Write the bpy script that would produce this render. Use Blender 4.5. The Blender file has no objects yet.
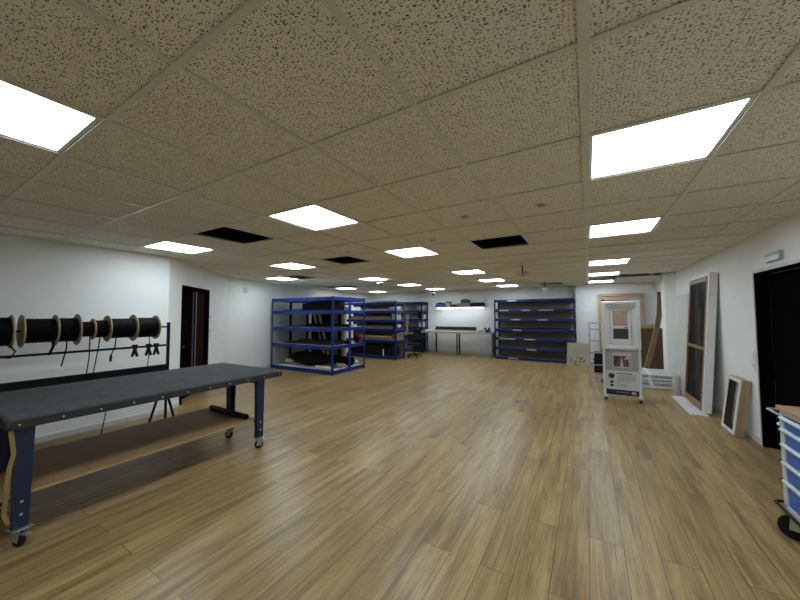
import bpy, bmesh, math, random
from mathutils import Vector, Matrix
random.seed(7)
PI = math.pi
scene = bpy.context.scene
col = scene.collection

# ------------------------------------------------------------------ camera, world, exposure
T = 0.625                      # ceiling tile
CAMZ = 2.36 * T
H = CAMZ + 1.429 * T           # ceiling height
cam_d = bpy.data.cameras.new('camera')
cam = bpy.data.objects.new('camera', cam_d)
col.objects.link(cam)
scene.camera = cam
cam_d.sensor_fit = 'HORIZONTAL'
cam_d.sensor_width = 36.0
cam_d.lens = 36.0 * 317.65 / 800.0
cam_d.clip_start = 0.02
cam_d.clip_end = 60
yaw, pitch, roll = 0.5341, 0.04477, -0.0029
_r = Vector((math.cos(yaw), math.sin(yaw), 0))
_f = Vector((-math.sin(yaw) * math.cos(pitch), math.cos(yaw) * math.cos(pitch), math.sin(pitch)))
_u = _r.cross(_f)
r2 = math.cos(roll) * _r + math.sin(roll) * _u
u2 = -math.sin(roll) * _r + math.cos(roll) * _u
M = Matrix((r2, u2, -_f)).transposed().to_4x4()
M.translation = Vector((0, 0, CAMZ))
cam.matrix_world = M

world = bpy.data.worlds.new('world')
scene.world = world
world.use_nodes = True
bg = world.node_tree.nodes['Background']
bg.inputs[0].default_value = (0.6, 0.65, 0.7, 1)
bg.inputs[1].default_value = 0.02
PANEL_STRENGTH = 7.5
PANEL_COLOR = (0.80, 0.92, 1.0)
scene.view_settings.view_transform = 'Standard'
scene.view_settings.look = 'None'
scene.view_settings.exposure = 1.1
scene.cycles.max_bounces = 16
scene.cycles.diffuse_bounces = 12
scene.view_settings.gamma = 1.0
scene.view_settings.use_curve_mapping = False

# ------------------------------------------------------------------ materials
def newmat(name):
    m = bpy.data.materials.new(name)
    m.use_nodes = True
    nt = m.node_tree
    return m, nt, nt.nodes['Principled BSDF']

def N(nt, t, **kw):
    n = nt.nodes.new(t)
    for k, v in kw.items():
        setattr(n, k, v)
    return n

def mathn(nt, op, a=None, b=None):
    n = N(nt, 'ShaderNodeMath', operation=op)
    for i, v in enumerate((a, b)):
        if v is None: continue
        if isinstance(v, (int, float)): n.inputs[i].default_value = v
        else: nt.links.new(v, n.inputs[i])
    return n.outputs[0]

def mixc(nt, fac, a, b, blend='MIX'):
    n = N(nt, 'ShaderNodeMix', data_type='RGBA', blend_type=blend)
    for sock, v in ((n.inputs[0], fac), (n.inputs[6], a), (n.inputs[7], b)):
        if isinstance(v, (int, float)): sock.default_value = v
        elif isinstance(v, tuple): sock.default_value = (*v, 1) if len(v) == 3 else v
        else: nt.links.new(v, sock)
    return n.outputs[2]

def mapped(nt, scale=(1, 1, 1), loc=(0, 0, 0)):
    tc = N(nt, 'ShaderNodeTexCoord')
    mp = N(nt, 'ShaderNodeMapping')
    mp.inputs['Scale'].default_value = scale
    mp.inputs['Location'].default_value = loc
    nt.links.new(tc.outputs['Object'], mp.inputs['Vector'])
    return mp.outputs[0]

def noise(nt, vec, scale, detail=3, rough=0.55):
    n = N(nt, 'ShaderNodeTexNoise')
    n.inputs['Scale'].default_value = scale
    n.inputs['Detail'].default_value = detail
    n.inputs['Roughness'].default_value = rough
    nt.links.new(vec, n.inputs['Vector'])
    return n.outputs['Fac']

def ramp(nt, fac, stops):
    r = N(nt, 'ShaderNodeValToRGB')
    e = r.color_ramp.elements
    while len(e) < len(stops): e.new(0.5)
    for k, (p, c) in enumerate(stops):
        e[k].position = p
        e[k].color = (c, c, c, 1) if isinstance(c, (int, float)) else (*c, 1)
    nt.links.new(fac, r.inputs[0])
    return r.outputs[0]

def bump(nt, b, height, strength, dist=0.002):
    n = N(nt, 'ShaderNodeBump')
    n.inputs['Strength'].default_value = strength
    n.inputs['Distance'].default_value = dist
    nt.links.new(height, n.inputs['Height'])
    nt.links.new(n.outputs[0], b.inputs['Normal'])

def plain(name, c, rough=0.5, metal=0.0, var=0.12, scale=9, bmp=0.0, stretch=(1, 1, 1), spec=0.5):
    m, nt, b = newmat(name)
    v = mapped(nt, stretch)
    f = noise(nt, v, scale, 4)
    lo = tuple(x * (1 - var) for x in c)
    hi = tuple(min(1, x * (1 + var)) for x in c)
    nt.links.new(mixc(nt, ramp(nt, f, [(0.3, 0.0), (0.7, 1.0)]), lo, hi), b.inputs['Base Color'])
    b.inputs['Roughness'].default_value = rough
    b.inputs['Metallic'].default_value = metal
    b.inputs['Specular IOR Level'].default_value = spec
    if bmp: bump(nt, b, noise(nt, v, scale * 12, 2), bmp)
    return m

def wood(name, c1, c2, axis=1, rough=0.5, scale=1.0):
    m, nt, b = newmat(name)
    s = [14 * scale] * 3
    s[axis] = 1.1 * scale
    v = mapped(nt, tuple(s))
    f = noise(nt, v, 2.2, 6, 0.62)
    nt.links.new(mixc(nt, ramp(nt, f, [(0.3, 0.0), (0.7, 1.0)]), c1, c2), b.inputs['Base Color'])
    b.inputs['Roughness'].default_value = rough
    return m

def mat_wall():
    m, nt, b = newmat('white_wall_paint')
    v = mapped(nt)
    f = noise(nt, v, 1.3, 4)
    f2 = noise(nt, v, 140, 2)
    nt.links.new(mixc(nt, ramp(nt, f, [(0.35, 0.0), (0.7, 1.0)]), (0.79, 0.80, 0.79), (0.84, 0.845, 0.835)), b.inputs['Base Color'])
    b.inputs['Roughness'].default_value = 0.75
    bump(nt, b, f2, 0.15, 0.002)
    return m

def mat_floor():
    m, nt, b = newmat('oak_laminate')
    tc = N(nt, 'ShaderNodeTexCoord')
    mp = N(nt, 'ShaderNodeMapping')
    mp.inputs['Rotation'].default_value = (0, 0, PI / 2)
    mp.inputs['Location'].default_value = (0.31, 0.03, 0)
    nt.links.new(tc.outputs['Object'], mp.inputs['Vector'])
    br = N(nt, 'ShaderNodeTexBrick', offset=0.37, offset_frequency=2)
    nt.links.new(mp.outputs[0], br.inputs['Vector'])
    br.inputs['Color1'].default_value = (0, 0, 0, 1)
    br.inputs['Color2'].default_value = (1, 1, 1, 1)
    br.inputs['Mortar'].default_value = (0.5, 0.5, 0.5, 1)
    br.inputs['Scale'].default_value = 1.0
    br.inputs['Mortar Size'].default_value = 0.0022
    br.inputs['Mortar Smooth'].default_value = 0.0
    br.inputs['Brick Width'].default_value = 1.60
    br.inputs['Row Height'].default_value = 0.186
    rnd = br.outputs['Color']
    # grain, shifted on each plank
    off = N(nt, 'ShaderNodeVectorMath', operation='MULTIPLY')
    nt.links.new(rnd, off.inputs[0]); off.inputs[1].default_value = (37, 91, 13)
    add = N(nt, 'ShaderNodeVectorMath', operation='ADD')
    nt.links.new(tc.outputs['Object'], add.inputs[0]); nt.links.new(off.outputs[0], add.inputs[1])
    m1 = N(nt, 'ShaderNodeMapping'); m1.inputs['Scale'].default_value = (10, 0.7, 1)
    nt.links.new(add.outputs[0], m1.inputs['Vector'])
    g1 = noise(nt, m1.outputs[0], 1.6, 6, 0.6)
    m2 = N(nt, 'ShaderNodeMapping'); m2.inputs['Scale'].default_value = (60, 1.6, 1)
    nt.links.new(add.outputs[0], m2.inputs['Vector'])
    g2 = noise(nt, m2.outputs[0], 2.0, 4, 0.6)
    m3 = N(nt, 'ShaderNodeMapping'); m3.inputs['Scale'].default_value = (9, 0.9, 1)
    nt.links.new(add.outputs[0], m3.inputs['Vector'])
    g3 = noise(nt, m3.outputs[0], 1.4, 5, 0.62)
    c = mixc(nt, ramp(nt, g1, [(0.34, 0.0), (0.66, 1.0)]), FL1, FL2)
    c = mixc(nt, ramp(nt, g2, [(0.36, 0.42), (0.55, 0.0)]), c, FL3)
    c = mixc(nt, ramp(nt, g3, [(0.50, 0.0), (0.66, 0.62)]), c, FL3)
    tone = ramp(nt, rnd, [(0.0, 0.86), (1.0, 1.08)])
    c = mixc(nt, 1.0, c, tone, 'MULTIPLY')
    c = mixc(nt, mathn(nt, 'MULTIPLY', br.outputs['Fac'], 0.75), c, (0.06, 0.045, 0.03))
    nt.links.new(c, b.inputs['Base Color'])
    rr = mathn(nt, 'ADD', mathn(nt, 'MULTIPLY', g2, 0.10), 0.29)
    nt.links.new(rr, b.inputs['Roughness'])
    b.inputs['Specular IOR Level'].default_value = 0.36
    bump(nt, b, mathn(nt, 'SUBTRACT', g2, mathn(nt, 'MULTIPLY', br.outputs['Fac'], 3.0)), 0.12, 0.001)
    return m
FL1, FL2, FL3 = (0.27, 0.176, 0.070), (0.43, 0.30, 0.130), (0.125, 0.074, 0.026)

def mat_tile():
    m, nt, b = newmat('fissured_mineral_tile')
    v = mapped(nt, (1, 1, 1))
    # warp so that the flecks look torn
    nz = N(nt, 'ShaderNodeTexNoise'); nz.inputs['Scale'].default_value = 60; nz.inputs['Detail'].default_value = 2
    nt.links.new(v, nz.inputs['Vector'])
    sc = N(nt, 'ShaderNodeVectorMath', operation='MULTIPLY_ADD')
    nt.links.new(nz.outputs['Color'], sc.inputs[0]); sc.inputs[1].default_value = (0.012, 0.012, 0); nt.links.new(v, sc.inputs[2])
    holes = None
    for s, loc, thr in (((62, 122, 1), (0, 0, 0), 0.225), ((72, 160, 1), (3.3, 1.7, 0), 0.175)):
        mp = N(nt, 'ShaderNodeMapping'); mp.inputs['Scale'].default_value = s; mp.inputs['Location'].default_value = loc
        nt.links.new(sc.outputs[0], mp.inputs['Vector'])
        vo = N(nt, 'ShaderNodeTexVoronoi', voronoi_dimensions='2D')
        vo.inputs['Scale'].default_value = 1.0
        nt.links.new(mp.outputs[0], vo.inputs['Vector'])
        # random size per fleck
        sep = N(nt, 'ShaderNodeSeparateColor'); nt.links.new(vo.outputs['Color'], sep.inputs[0])
        rad = mathn(nt, 'MULTIPLY', sep.outputs[0], thr * 1.6)
        d = mathn(nt, 'SUBTRACT', rad, vo.outputs['Distance'])
        h = ramp(nt, mathn(nt, 'MULTIPLY', d, 6.0), [(0.0, 0.0), (0.35, 1.0)])
        holes = h if holes is None else mathn(nt, 'MAXIMUM', holes, h)
    f = noise(nt, v, 2.0, 3)
    base = mixc(nt, f, TILE1, TILE2)
    c = mixc(nt, mathn(nt, 'MULTIPLY', holes, 0.9), base, (0.07, 0.058, 0.04))
    nt.links.new(c, b.inputs['Base Color'])
    b.inputs['Roughness'].default_value = 0.9
    b.inputs['Specular IOR Level'].default_value = 0.1
    bump(nt, b, mathn(nt, 'SUBTRACT', 1.0, holes), 0.35, 0.003)
    return m
TILE1, TILE2 = (0.89, 0.86, 0.77), (0.92, 0.89, 0.80)

def emit(name, c, s):
    m, nt, b = newmat(name)
    b.inputs['Base Color'].default_value = (0.8, 0.8, 0.8, 1)
    b.inputs['Emission Color'].default_value = (*c, 1)
    b.inputs['Emission Strength'].default_value = s
    return m

def glass(name, tint, alpha_mix, rough=0.03):
    m = bpy.data.materials.new(name); m.use_nodes = True
    nt = m.node_tree; nt.nodes.clear()
    out = N(nt, 'ShaderNodeOutputMaterial')
    tr = N(nt, 'ShaderNodeBsdfTransparent'); tr.inputs[0].default_value = (*tint, 1)
    gl = N(nt, 'ShaderNodeBsdfGlossy'); gl.inputs['Roughness'].default_value = rough
    gl.inputs[0].default_value = (0.9, 0.95, 1, 1)
    mx = N(nt, 'ShaderNodeMixShader'); mx.inputs[0].default_value = alpha_mix
    nt.links.new(tr.outputs[0], mx.inputs[1]); nt.links.new(gl.outputs[0], mx.inputs[2])
    nt.links.new(mx.outputs[0], out.inputs[0])
    return m

def mesh_screen(name, lo=0.66, hi=0.8):
    m = bpy.data.materials.new(name); m.use_nodes = True
    nt = m.node_tree; nt.nodes.clear()
    out = N(nt, 'ShaderNodeOutputMaterial')
    tr = N(nt, 'ShaderNodeBsdfTransparent')
    df = N(nt, 'ShaderNodeBsdfDiffuse'); df.inputs[0].default_value = (0.018, 0.018, 0.018, 1)
    gl = N(nt, 'ShaderNodeBsdfGlossy'); gl.inputs[0].default_value = (0.25, 0.25, 0.25, 1); gl.inputs['Roughness'].default_value = 0.25
    m0 = N(nt, 'ShaderNodeMixShader'); m0.inputs[0].default_value = 0.2
    nt.links.new(df.outputs[0], m0.inputs[1]); nt.links.new(gl.outputs[0], m0.inputs[2])
    mx = N(nt, 'ShaderNodeMixShader')
    v = mapped(nt, (1, 1, 1))
    nt.links.new(ramp(nt, noise(nt, v, 3.0, 2), [(0.3, lo), (0.7, hi)]), mx.inputs[0])
    nt.links.new(tr.outputs[0], mx.inputs[1]); nt.links.new(m0.outputs[0], mx.inputs[2])
    nt.links.new(mx.outputs[0], out.inputs[0])
    return m

MT = dict(
    wall=mat_wall(), floor=mat_floor(), tile=mat_tile(),
    rail=plain('painted_grid_rail', (0.72, 0.72, 0.63), 0.32, 0, 0.05),
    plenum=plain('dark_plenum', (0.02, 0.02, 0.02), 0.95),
    trim=plain('white_trim', (0.62, 0.63, 0.62), 0.5, 0, 0.05),
    panel=emit('light_diffuser', PANEL_COLOR, PANEL_STRENGTH),
    strip=emit('strip_light', (0.85, 0.94, 1.0), 3.2),
    white=plain('white_lacquer', (0.72, 0.73, 0.74), 0.35, 0, 0.05),
    pvc=plain('white_plastic_profile', (0.74, 0.75, 0.76), 0.3, 0, 0.04),
    foil=plain('white_foil_wrap', (0.50, 0.51, 0.50), 0.35, 0, 0.15, 14, 0.4),
    blue=plain('blue_powder_coat', (0.004, 0.015, 0.105), 0.42, 0, 0.12, spec=0.3),
    blue_hi=plain('bright_blue_powder_coat', (0.006, 0.022, 0.165), 0.4, 0, 0.12, spec=0.3),
    navy=plain('navy_leg_paint', (0.008, 0.018, 0.055), 0.45, 0, 0.15),
    cartblue=plain('drawer_blue', (0.03, 0.12, 0.45), 0.4, 0, 0.1),
    cartgrey=plain('light_grey_paint', (0.50, 0.54, 0.56), 0.4, 0, 0.06),
    felt=plain('charcoal_felt', (0.048, 0.051, 0.056), 0.95, 0, 0.28, 14, 0.5),
    felt_edge=plain('black_felt_edge', (0.022, 0.023, 0.025), 0.85, 0, 0.25, 20),
    black=plain('black_plastic', (0.010, 0.010, 0.011), 0.5, 0, 0.25, spec=0.18),
    blackmetal=plain('black_steel', (0.010, 0.010, 0.012), 0.45, 0.3, 0.2, spec=0.18),
    cable=plain('black_wound_cable', (0.004, 0.004, 0.0045), 0.6, 0, 0.4, 4, 0.3, (1, 60, 1), spec=0.07),
    rubber=plain('black_rubber', (0.012, 0.012, 0.013), 0.7, 0, 0.2, spec=0.18),
    steel=plain('zinc_steel', (0.52, 0.53, 0.55), 0.35, 0.85, 0.1),
    alu=plain('brushed_aluminium', (0.30, 0.30, 0.29), 0.45, 0.6, 0.1),
    ply=wood('spool_plywood', (0.30, 0.24, 0.13), (0.42, 0.34, 0.20), 0, 0.65),
    plyboard=wood('plywood_board', (0.22, 0.12, 0.045), (0.33, 0.20, 0.085), 1, 0.55),
    plyedge=wood('plywood_edge', (0.30, 0.20, 0.09), (0.44, 0.31, 0.15), 1, 0.6),
    beech=wood('beech_top', (0.30, 0.19, 0.10), (0.44, 0.30, 0.17), 1, 0.45),
    oak=wood('light_oak_frame', (0.30, 0.20, 0.10), (0.44, 0.31, 0.17), 2, 0.5),
    darkwood=wood('brown_wood_frame', (0.19, 0.105, 0.042), (0.32, 0.19, 0.085), 2, 0.5),
    walnut=wood('walnut_board', (0.10, 0.06, 0.03), (0.20, 0.13, 0.07), 2, 0.5),
    card=plain('kraft_cardboard', (0.36, 0.26, 0.14), 0.85, 0, 0.1),
    carddark=plain('brown_cardboard', (0.10, 0.056, 0.026), 0.85, 0, 0.12),
    tan=plain('tan_paper_tube', (0.60, 0.48, 0.30), 0.8, 0, 0.1),
    timber=wood('pale_timber', (0.20, 0.14, 0.08), (0.30, 0.22, 0.13), 0, 0.65),
    chip=plain('dark_chipboard', (0.07, 0.062, 0.052), 0.8, 0, 0.3, 40),
    greybrown=plain('grey_brown_board', (0.21, 0.19, 0.155), 0.75, 0, 0.12),
    whitedeck=plain('white_coated_shelf', (0.55, 0.56, 0.56), 0.6, 0, 0.06),
    blacksheet=plain('black_sheet', (0.012, 0.012, 0.012), 0.55, 0, 0.2, spec=0.18),
    label=plain('pale_label', (0.27, 0.30, 0.25), 0.6, 0, 0.1, 60),
    doorbrown=plain('dark_brown_door', (0.022, 0.008, 0.008), 0.7, 0, 0.25, spec=0.03),
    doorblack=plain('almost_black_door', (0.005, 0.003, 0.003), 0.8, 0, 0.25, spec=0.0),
    boardcream=plain('cream_board', (0.56, 0.56, 0.52), 0.5, 0, 0.04),
    pinkboard=plain('pinkish_brown_board', (0.44, 0.27, 0.18), 0.7, 0, 0.08),
    greyboard=plain('grey_panel', (0.32, 0.32, 0.32), 0.6, 0, 0.06),
    beigeboard=plain('beige_grey_board', (0.33, 0.295, 0.215), 0.75, 0, 0.08),
    green=plain('green_steel_leg', (0.05, 0.13, 0.06), 0.5, 0, 0.15),
    benchtop=wood('pale_bench_top', (0.34, 0.26, 0.17), (0.46, 0.37, 0.26), 0, 0.5),
    benchsurf=plain('light_grey_bench_surface', (0.42, 0.41, 0.38), 0.5, 0, 0.1),
    red=plain('dark_red_plastic', (0.22, 0.014, 0.014), 0.4, 0, 0.1),
    yellow=plain('yellow_strap', (0.30, 0.21, 0.06), 0.7, 0, 0.15),
    bluebag=plain('blue_plastic', (0.02, 0.08, 0.40), 0.4, 0, 0.15),
    pinkbox=plain('brown_pink_box', (0.26, 0.16, 0.13), 0.7, 0, 0.15),
    glasspane=glass('clear_window_glass', (0.86, 0.88, 0.88), 0.06),
    glassdark=glass('grey_window_screen', (0.30, 0.29, 0.29), 0.07),
    screen=mesh_screen('black_insect_screen'), screengrey=mesh_screen('grey_insect_screen', 0.35, 0.5),
    darkpack=plain('dark_brown_pack', (0.010, 0.0075, 0.006), 0.85, 0, 0.2, spec=0.08),
    exitgreen=plain('grey_green_sign', (0.33, 0.40, 0.36), 0.4, 0, 0.06),
    exitlens=plain('pale_sign_lens', (0.50, 0.55, 0.54), 0.3, 0, 0.06),
    poster=plain('white_poster', (0.66, 0.67, 0.68), 0.5, 0, 0.03),
    postergrey=plain('grey_poster_field', (0.40, 0.40, 0.43), 0.5, 0, 0.1, 3),
    ink=plain('dark_print', (0.03, 0.03, 0.035), 0.6, 0, 0.1),
    inkgrey=plain('grey_print', (0.30, 0.30, 0.31), 0.6, 0, 0.1),
    posternavy=plain('navy_print', (0.016, 0.022, 0.075), 0.4, 0, 0.1),
    sticker=plain('yellow_green_sticker', (0.52, 0.55, 0.10), 0.5, 0, 0.1),
    photodark=plain('dark_photo_print', (0.06, 0.045, 0.05), 0.4, 0, 0.4, 20),
    photopink=plain('pink_photo_print', (0.20, 0.075, 0.095), 0.4, 0, 0.4, 30),
    photowhite=plain('pale_photo_print', (0.62, 0.58, 0.60), 0.4, 0, 0.1, 30),
    stonegrey=plain('grey_foam', (0.45, 0.45, 0.43), 0.8, 0, 0.1),
    detector=plain('ceiling_fitting_metal', (0.42, 0.42, 0.40), 0.35, 0.4, 0.15),
)

# ------------------------------------------------------------------ mesh helpers
class MB:
    def __init__(self): self.bm = bmesh.new()
    def box(self, x0, x1, y0, y1, z0, z1, m=None):
        vs = [self.bm.verts.new(Vector(p)) for p in ((x0, y0, z0), (x1, y0, z0), (x1, y1, z0), (x0, y1, z0), (x0, y0, z1), (x1, y0, z1), (x1, y1, z1), (x0, y1, z1))]
        for f in ((0, 3, 2, 1), (4, 5, 6, 7), (0, 1, 5, 4), (1, 2, 6, 5), (2, 3, 7, 6), (3, 0, 4, 7)):
            self.bm.faces.new([vs[i] for i in f])
        if m is not None:
            for v in vs: v.co = m @ v.co
        return self
    def tube(self, pts, r, seg=10, cap=True):
        pts = [Vector(p) for p in pts]
        rs = r if isinstance(r, (list, tuple)) else [r] * len(pts)
        rings = []
        prev = None
        for i, p in enumerate(pts):
            d = (pts[min(i + 1, len(pts) - 1)] - pts[max(i - 1, 0)]).normalized()
            if prev is None:
                a = Vector((0, 0, 1)) if abs(d.z) < 0.9 else Vector((1, 0, 0))
                n = d.cross(a).normalized()
            else:
                n = (prev - d * prev.dot(d)).normalized()
            prev = n
            b = d.cross(n)
            rings.append([self.bm.verts.new(p + (n * math.cos(2 * PI * k / seg) + b * math.sin(2 * PI * k / seg)) * rs[i]) for k in range(seg)])
        for a, b in zip(rings, rings[1:]):
            for k in range(seg):
                self.bm.faces.new((a[k], a[(k + 1) % seg], b[(k + 1) % seg], b[k]))
        if cap:
            self.bm.faces.new(list(reversed(rings[0])))
            self.bm.faces.new(rings[-1])
        return self
    def cyl(self, p0, p1, r, seg=20): return self.tube([p0, p1], r, seg)
    def lathe(self, prof, origin=(0, 0, 0), axis='z', seg=24):
        """prof: list of (radius, height); closed at ends when radius is 0"""
        o = Vector(origin)
        def P(r, h, a):
            c, s = r * math.cos(a), r * math.sin(a)
            return o + {'z': Vector((c, s, h)), 'y': Vector((s, h, c)), 'x': Vector((h, c, s))}[axis]
        rings = []
        for r, h in prof:
            if r < 1e-6: rings.append([self.bm.verts.new(P(0, h, 0))])
            else: rings.append([self.bm.verts.new(P(r, h, 2 * PI * k / seg)) for k in range(seg)])
        for a, b in zip(rings, rings[1:]):
            for k in range(seg):
                k2 = (k + 1) % seg
                if len(a) == 1 and len(b) == 1: continue
                if len(a) == 1: self.bm.faces.new((a[0], b[k], b[k2]))
                elif len(b) == 1: self.bm.faces.new((a[k], b[0], a[k2]))
                else: self.bm.faces.new((a[k], b[k], b[k2], a[k2]))
        return self
    def prism(self, poly, d0, d1, axis='y'):
        """poly of 2-D points extruded along axis"""
        def P(u, v, d):
            return {'y': (u, d, v), 'x': (d, u, v), 'z': (u, v, d)}[axis]
        a = [self.bm.verts.new(P(u, v, d0)) for u, v in poly]
        b = [self.bm.verts.new(P(u, v, d1)) for u, v in poly]
        self.bm.faces.new(a); self.bm.faces.new(list(reversed(b)))
        n = len(poly)
        for k in range(n): self.bm.faces.new((a[k], b[k], b[(k + 1) % n], a[(k + 1) % n]))
        return self
    def frame(self, x0, x1, z0, z1, w, y0, y1, wb=None, wt=None):
        wb = wb or w; wt = wt or w
        self.box(x0, x0 + w, y0, y1, z0, z1); self.box(x1 - w, x1, y0, y1, z0, z1)
        self.box(x0 + w, x1 - w, y0, y1, z0, z0 + wb); self.box(x0 + w, x1 - w, y0, y1, z1 - wt, z1)
        return self
    def blob(self, c, r, jit=0.12, seg=16, rings=9, seed=0):
        rnd = random.Random(seed)
        c = Vector(c)
        ph = [rnd.uniform(0, 6.28) for _ in range(6)]
        prof = []
        for i in range(rings + 1):
            t = PI * i / rings
            if i in (0, rings): prof.append([self.bm.verts.new(c + Vector((0, 0, r[2] * math.cos(t))))]); continue
            row = []
            for k in range(seg):
                a = 2 * PI * k / seg
                d = Vector((math.sin(t) * math.cos(a), math.sin(t) * math.sin(a), math.cos(t)))
                q = 1 + jit * (math.sin(3 * a + ph[0] + 2 * t) + 0.6 * math.sin(5 * a + ph[1] - 3 * t) + 0.5 * math.sin(4 * t + ph[2] + a))
                row.append(self.bm.verts.new(c + Vector((d.x * r[0], d.y * r[1], d.z * r[2])) * q))
            prof.append(row)
        for a, b in zip(prof, prof[1:]):
            for k in range(seg):
                k2 = (k + 1) % seg
                if len(a) == 1: self.bm.faces.new((a[0], b[k], b[k2]))
                elif len(b) == 1: self.bm.faces.new((a[k], b[0], a[k2]))
                else: self.bm.faces.new((a[k], b[k], b[k2], a[k2]))
        return self
    def move(self, m):
        for v in self.bm.verts: v.co = m @ v.co
        return self
    def build(self, name, material, parent=None, bevel=0.0, smooth=False, label=None, loc=None, rot=None):
        bmesh.ops.recalc_face_normals(self.bm, faces=self.bm.faces)
        me = bpy.data.meshes.new(name)
        self.bm.to_mesh(me); self.bm.free()
        me.materials.append(MT[material] if isinstance(material, str) else material)
        o = bpy.data.objects.new(name, me)
        col.objects.link(o)
        if parent: o.parent = parent
        if loc: o.location = loc
        if rot: o.rotation_euler = rot
        if label: o['label'] = label
        if smooth:
            for p in me.polygons: p.use_smooth = True
            try: me.set_sharp_from_angle(angle=math.radians(38))
            except Exception: pass
        if bevel:
            b = o.modifiers.new('bevel', 'BEVEL'); b.width = bevel; b.segments = 2; b.limit_method = 'ANGLE'
        return o

def rx(a): return Matrix.Rotation(a, 4, 'X')
def ry(a): return Matrix.Rotation(a, 4, 'Y')
def rz(a): return Matrix.Rotation(a, 4, 'Z')
def tr(x, y, z): return Matrix.Translation((x, y, z))

def thing(name, label, cat, loc=(0, 0, 0), rotz=0.0, group=None):
    o = bpy.data.objects.new(name, None); col.objects.link(o)
    o.empty_display_size = 0.1
    o.location = loc; o.rotation_euler = (0, 0, rotz)
    o['label'] = label; o['category'] = cat
    if group: o['group'] = group
    return o
def tag(o, label, cat, group=None):
    o['label'] = label; o['category'] = cat
    if group: o['group'] = group
    return o
def struct(o):
    o['kind'] = 'structure'; return o
KIDS = {}
def kids(o): return [c for c in bpy.data.objects if c.parent == o]
def dup(root, loc, rotz=None, label=None):
    r = root.copy(); col.objects.link(r); r.location = loc
    if rotz is not None: r.rotation_euler = (0, 0, rotz)
    if label: r['label'] = label
    for ch in kids(root):
        c = ch.copy(); col.objects.link(c); c.parent = r
        for g in kids(ch):
            d = g.copy(); col.objects.link(d); d.parent = c
    return r

# ------------------------------------------------------------------ setting
XL, XR, YB, YF = -5.5, 1.64, -2.6, 11.6
TX = lambda i: (i + 0.0154) * T
TY = lambda j: (j * 1.01744 + 1.8758) * T

struct(MB().box(-9.2, 2.6, -3.2, 12.4, -0.1, 0).build('floor', 'floor'))

LIGHTS = [(0, 1), (0, 4), (0, 8), (0, 11), (0, 14), (-4, -2), (-4, 1), (-4, 4), (-4, 8), (-4, 11), (-4, 14),
          (-8, 1), (-8, 4), (-8, 8), (-8, 11), (-8, 14), (-11, 6), (-12, 11), (-12, 14), (0, -2)]
HOLES = [(-6, 1), (-6, 4), (-2, 4), (-10, 6), (-11, 10), (-12, 10), (-2, 14), (0, 12), (0, 13), (1, 12), (2, 12)]
I0, I1, J0, J1 = -15, 3, -8, 18
cb = MB()
for i in range(I0, I1 + 1):
    for j in range(J0, J1 + 1):
        if (i, j) in LIGHTS or (i, j) in HOLES: continue
        cb.box(TX(i), TX(i + 1), TY(j), TY(j + 1), H, H + 0.010)
struct(cb.build('ceiling', 'tile'))
# main runners and cross rails of the suspended grid: the flat flange hangs just under the tiles
g = MB()
for i in range(I0, I1 + 2):
    w = 0.0175 if i == 0 else 0.013
    g.box(TX(i) - w, TX(i) + w, TY(J0), TY(J1 + 1), H - 0.008, H - 0.004)
    g.box(TX(i) - 0.003, TX(i) + 0.003, TY(J0), TY(J1 + 1), H - 0.004, H + 0.012)
for j in range(J0, J1 + 2):
    g.box(TX(I0), TX(I1 + 1), TY(j) - 0.012, TY(j) + 0.012, H - 0.0078, H - 0.0038)
    g.box(TX(I0), TX(I1 + 1), TY(j) - 0.003, TY(j) + 0.003, H - 0.004, H + 0.012)
struct(g.build('trim_1', 'rail'))
# dark void over the suspended ceiling
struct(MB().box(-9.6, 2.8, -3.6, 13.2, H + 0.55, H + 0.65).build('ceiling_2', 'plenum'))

WT = 0.14
WH = H + 0.5
struct(MB().box(XL - WT, XL, YB, 2.37, 0, WH).build('wall_left', 'wall'))
# walls of the left side run between plan points; local x runs along each wall, its body lies behind (local -y)
DA, DB = Vector((-5.5, 2.37, 0)), Vector((-7.38, 4.42, 0))
WL = [DA, DB, Vector((-7.85, 6.3, 0)), Vector((-8.4, 11.62, 0))]
def frame_of(a, b):
    d = b - a
    return tr(*a) @ rz(math.atan2(d.y, d.x)), d.length
DM, dl = frame_of(DA, DB)
dang = math.atan2(DB.y - DA.y, DB.x - DA.x)
d0, d1, dh = 0.45, 1.55, 1.94      # doorway along the diagonal wall
w = MB()
w.box(0, d0, 0, WT, 0, WH); w.box(d1, dl, 0, WT, 0, WH); w.box(d0, d1, 0, WT, dh, WH)
wo = struct(w.build('wall_left_diagonal', 'wall')); wo.matrix_world = DM
for (a, b, nm) in ((WL[1], WL[2], 'far'), (WL[2], WL[3], 'rear')):
    m_, l_ = frame_of(a, b)
    o = struct(MB().box(0, l_, 0, WT, 0, WH).build('wall_left_' + nm, 'wall')); o.matrix_world = m_
    o = struct(MB().box(0, l_, -0.014, 0, 0, 0.075).build('baseboard_left_' + nm, 'trim', bevel=0.004)); o.matrix_world = m_
struct(MB().box(-8.6, -0.33, YF, YF + WT, 0, WH).build('wall_back', 'wall'))
struct(MB().box(-0.33, XR + WT, 11.3, YF + WT, 0, WH).build('wall_back_right', 'wall'))
w = MB()
w.box(XR, XR + WT, 5.16, 11.3, 0, WH); w.box(XR, XR + WT, YB, 3.45, 0, WH); w.box(XR, XR + WT, 3.45, 5.16, 1.945, WH)
struct(w.build('wall_right', 'wall'))
struct(MB().box(1.44, XR + 0.02, 8.85, 9.25, 0, WH).build('wall_right_pillar', 'wall', bevel=0.006))
struct(MB().box(XL - WT, XR + WT, YB - WT, YB, 0, WH).build('wall_behind', 'wall'))
# dark room stubs behind the two doorways
struct(MB().box(XR + WT + 0.9, XR + WT + 1.0, 3.0, 5.6, 0, WH).build('wall_right_beyond', 'doorblack'))

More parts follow.
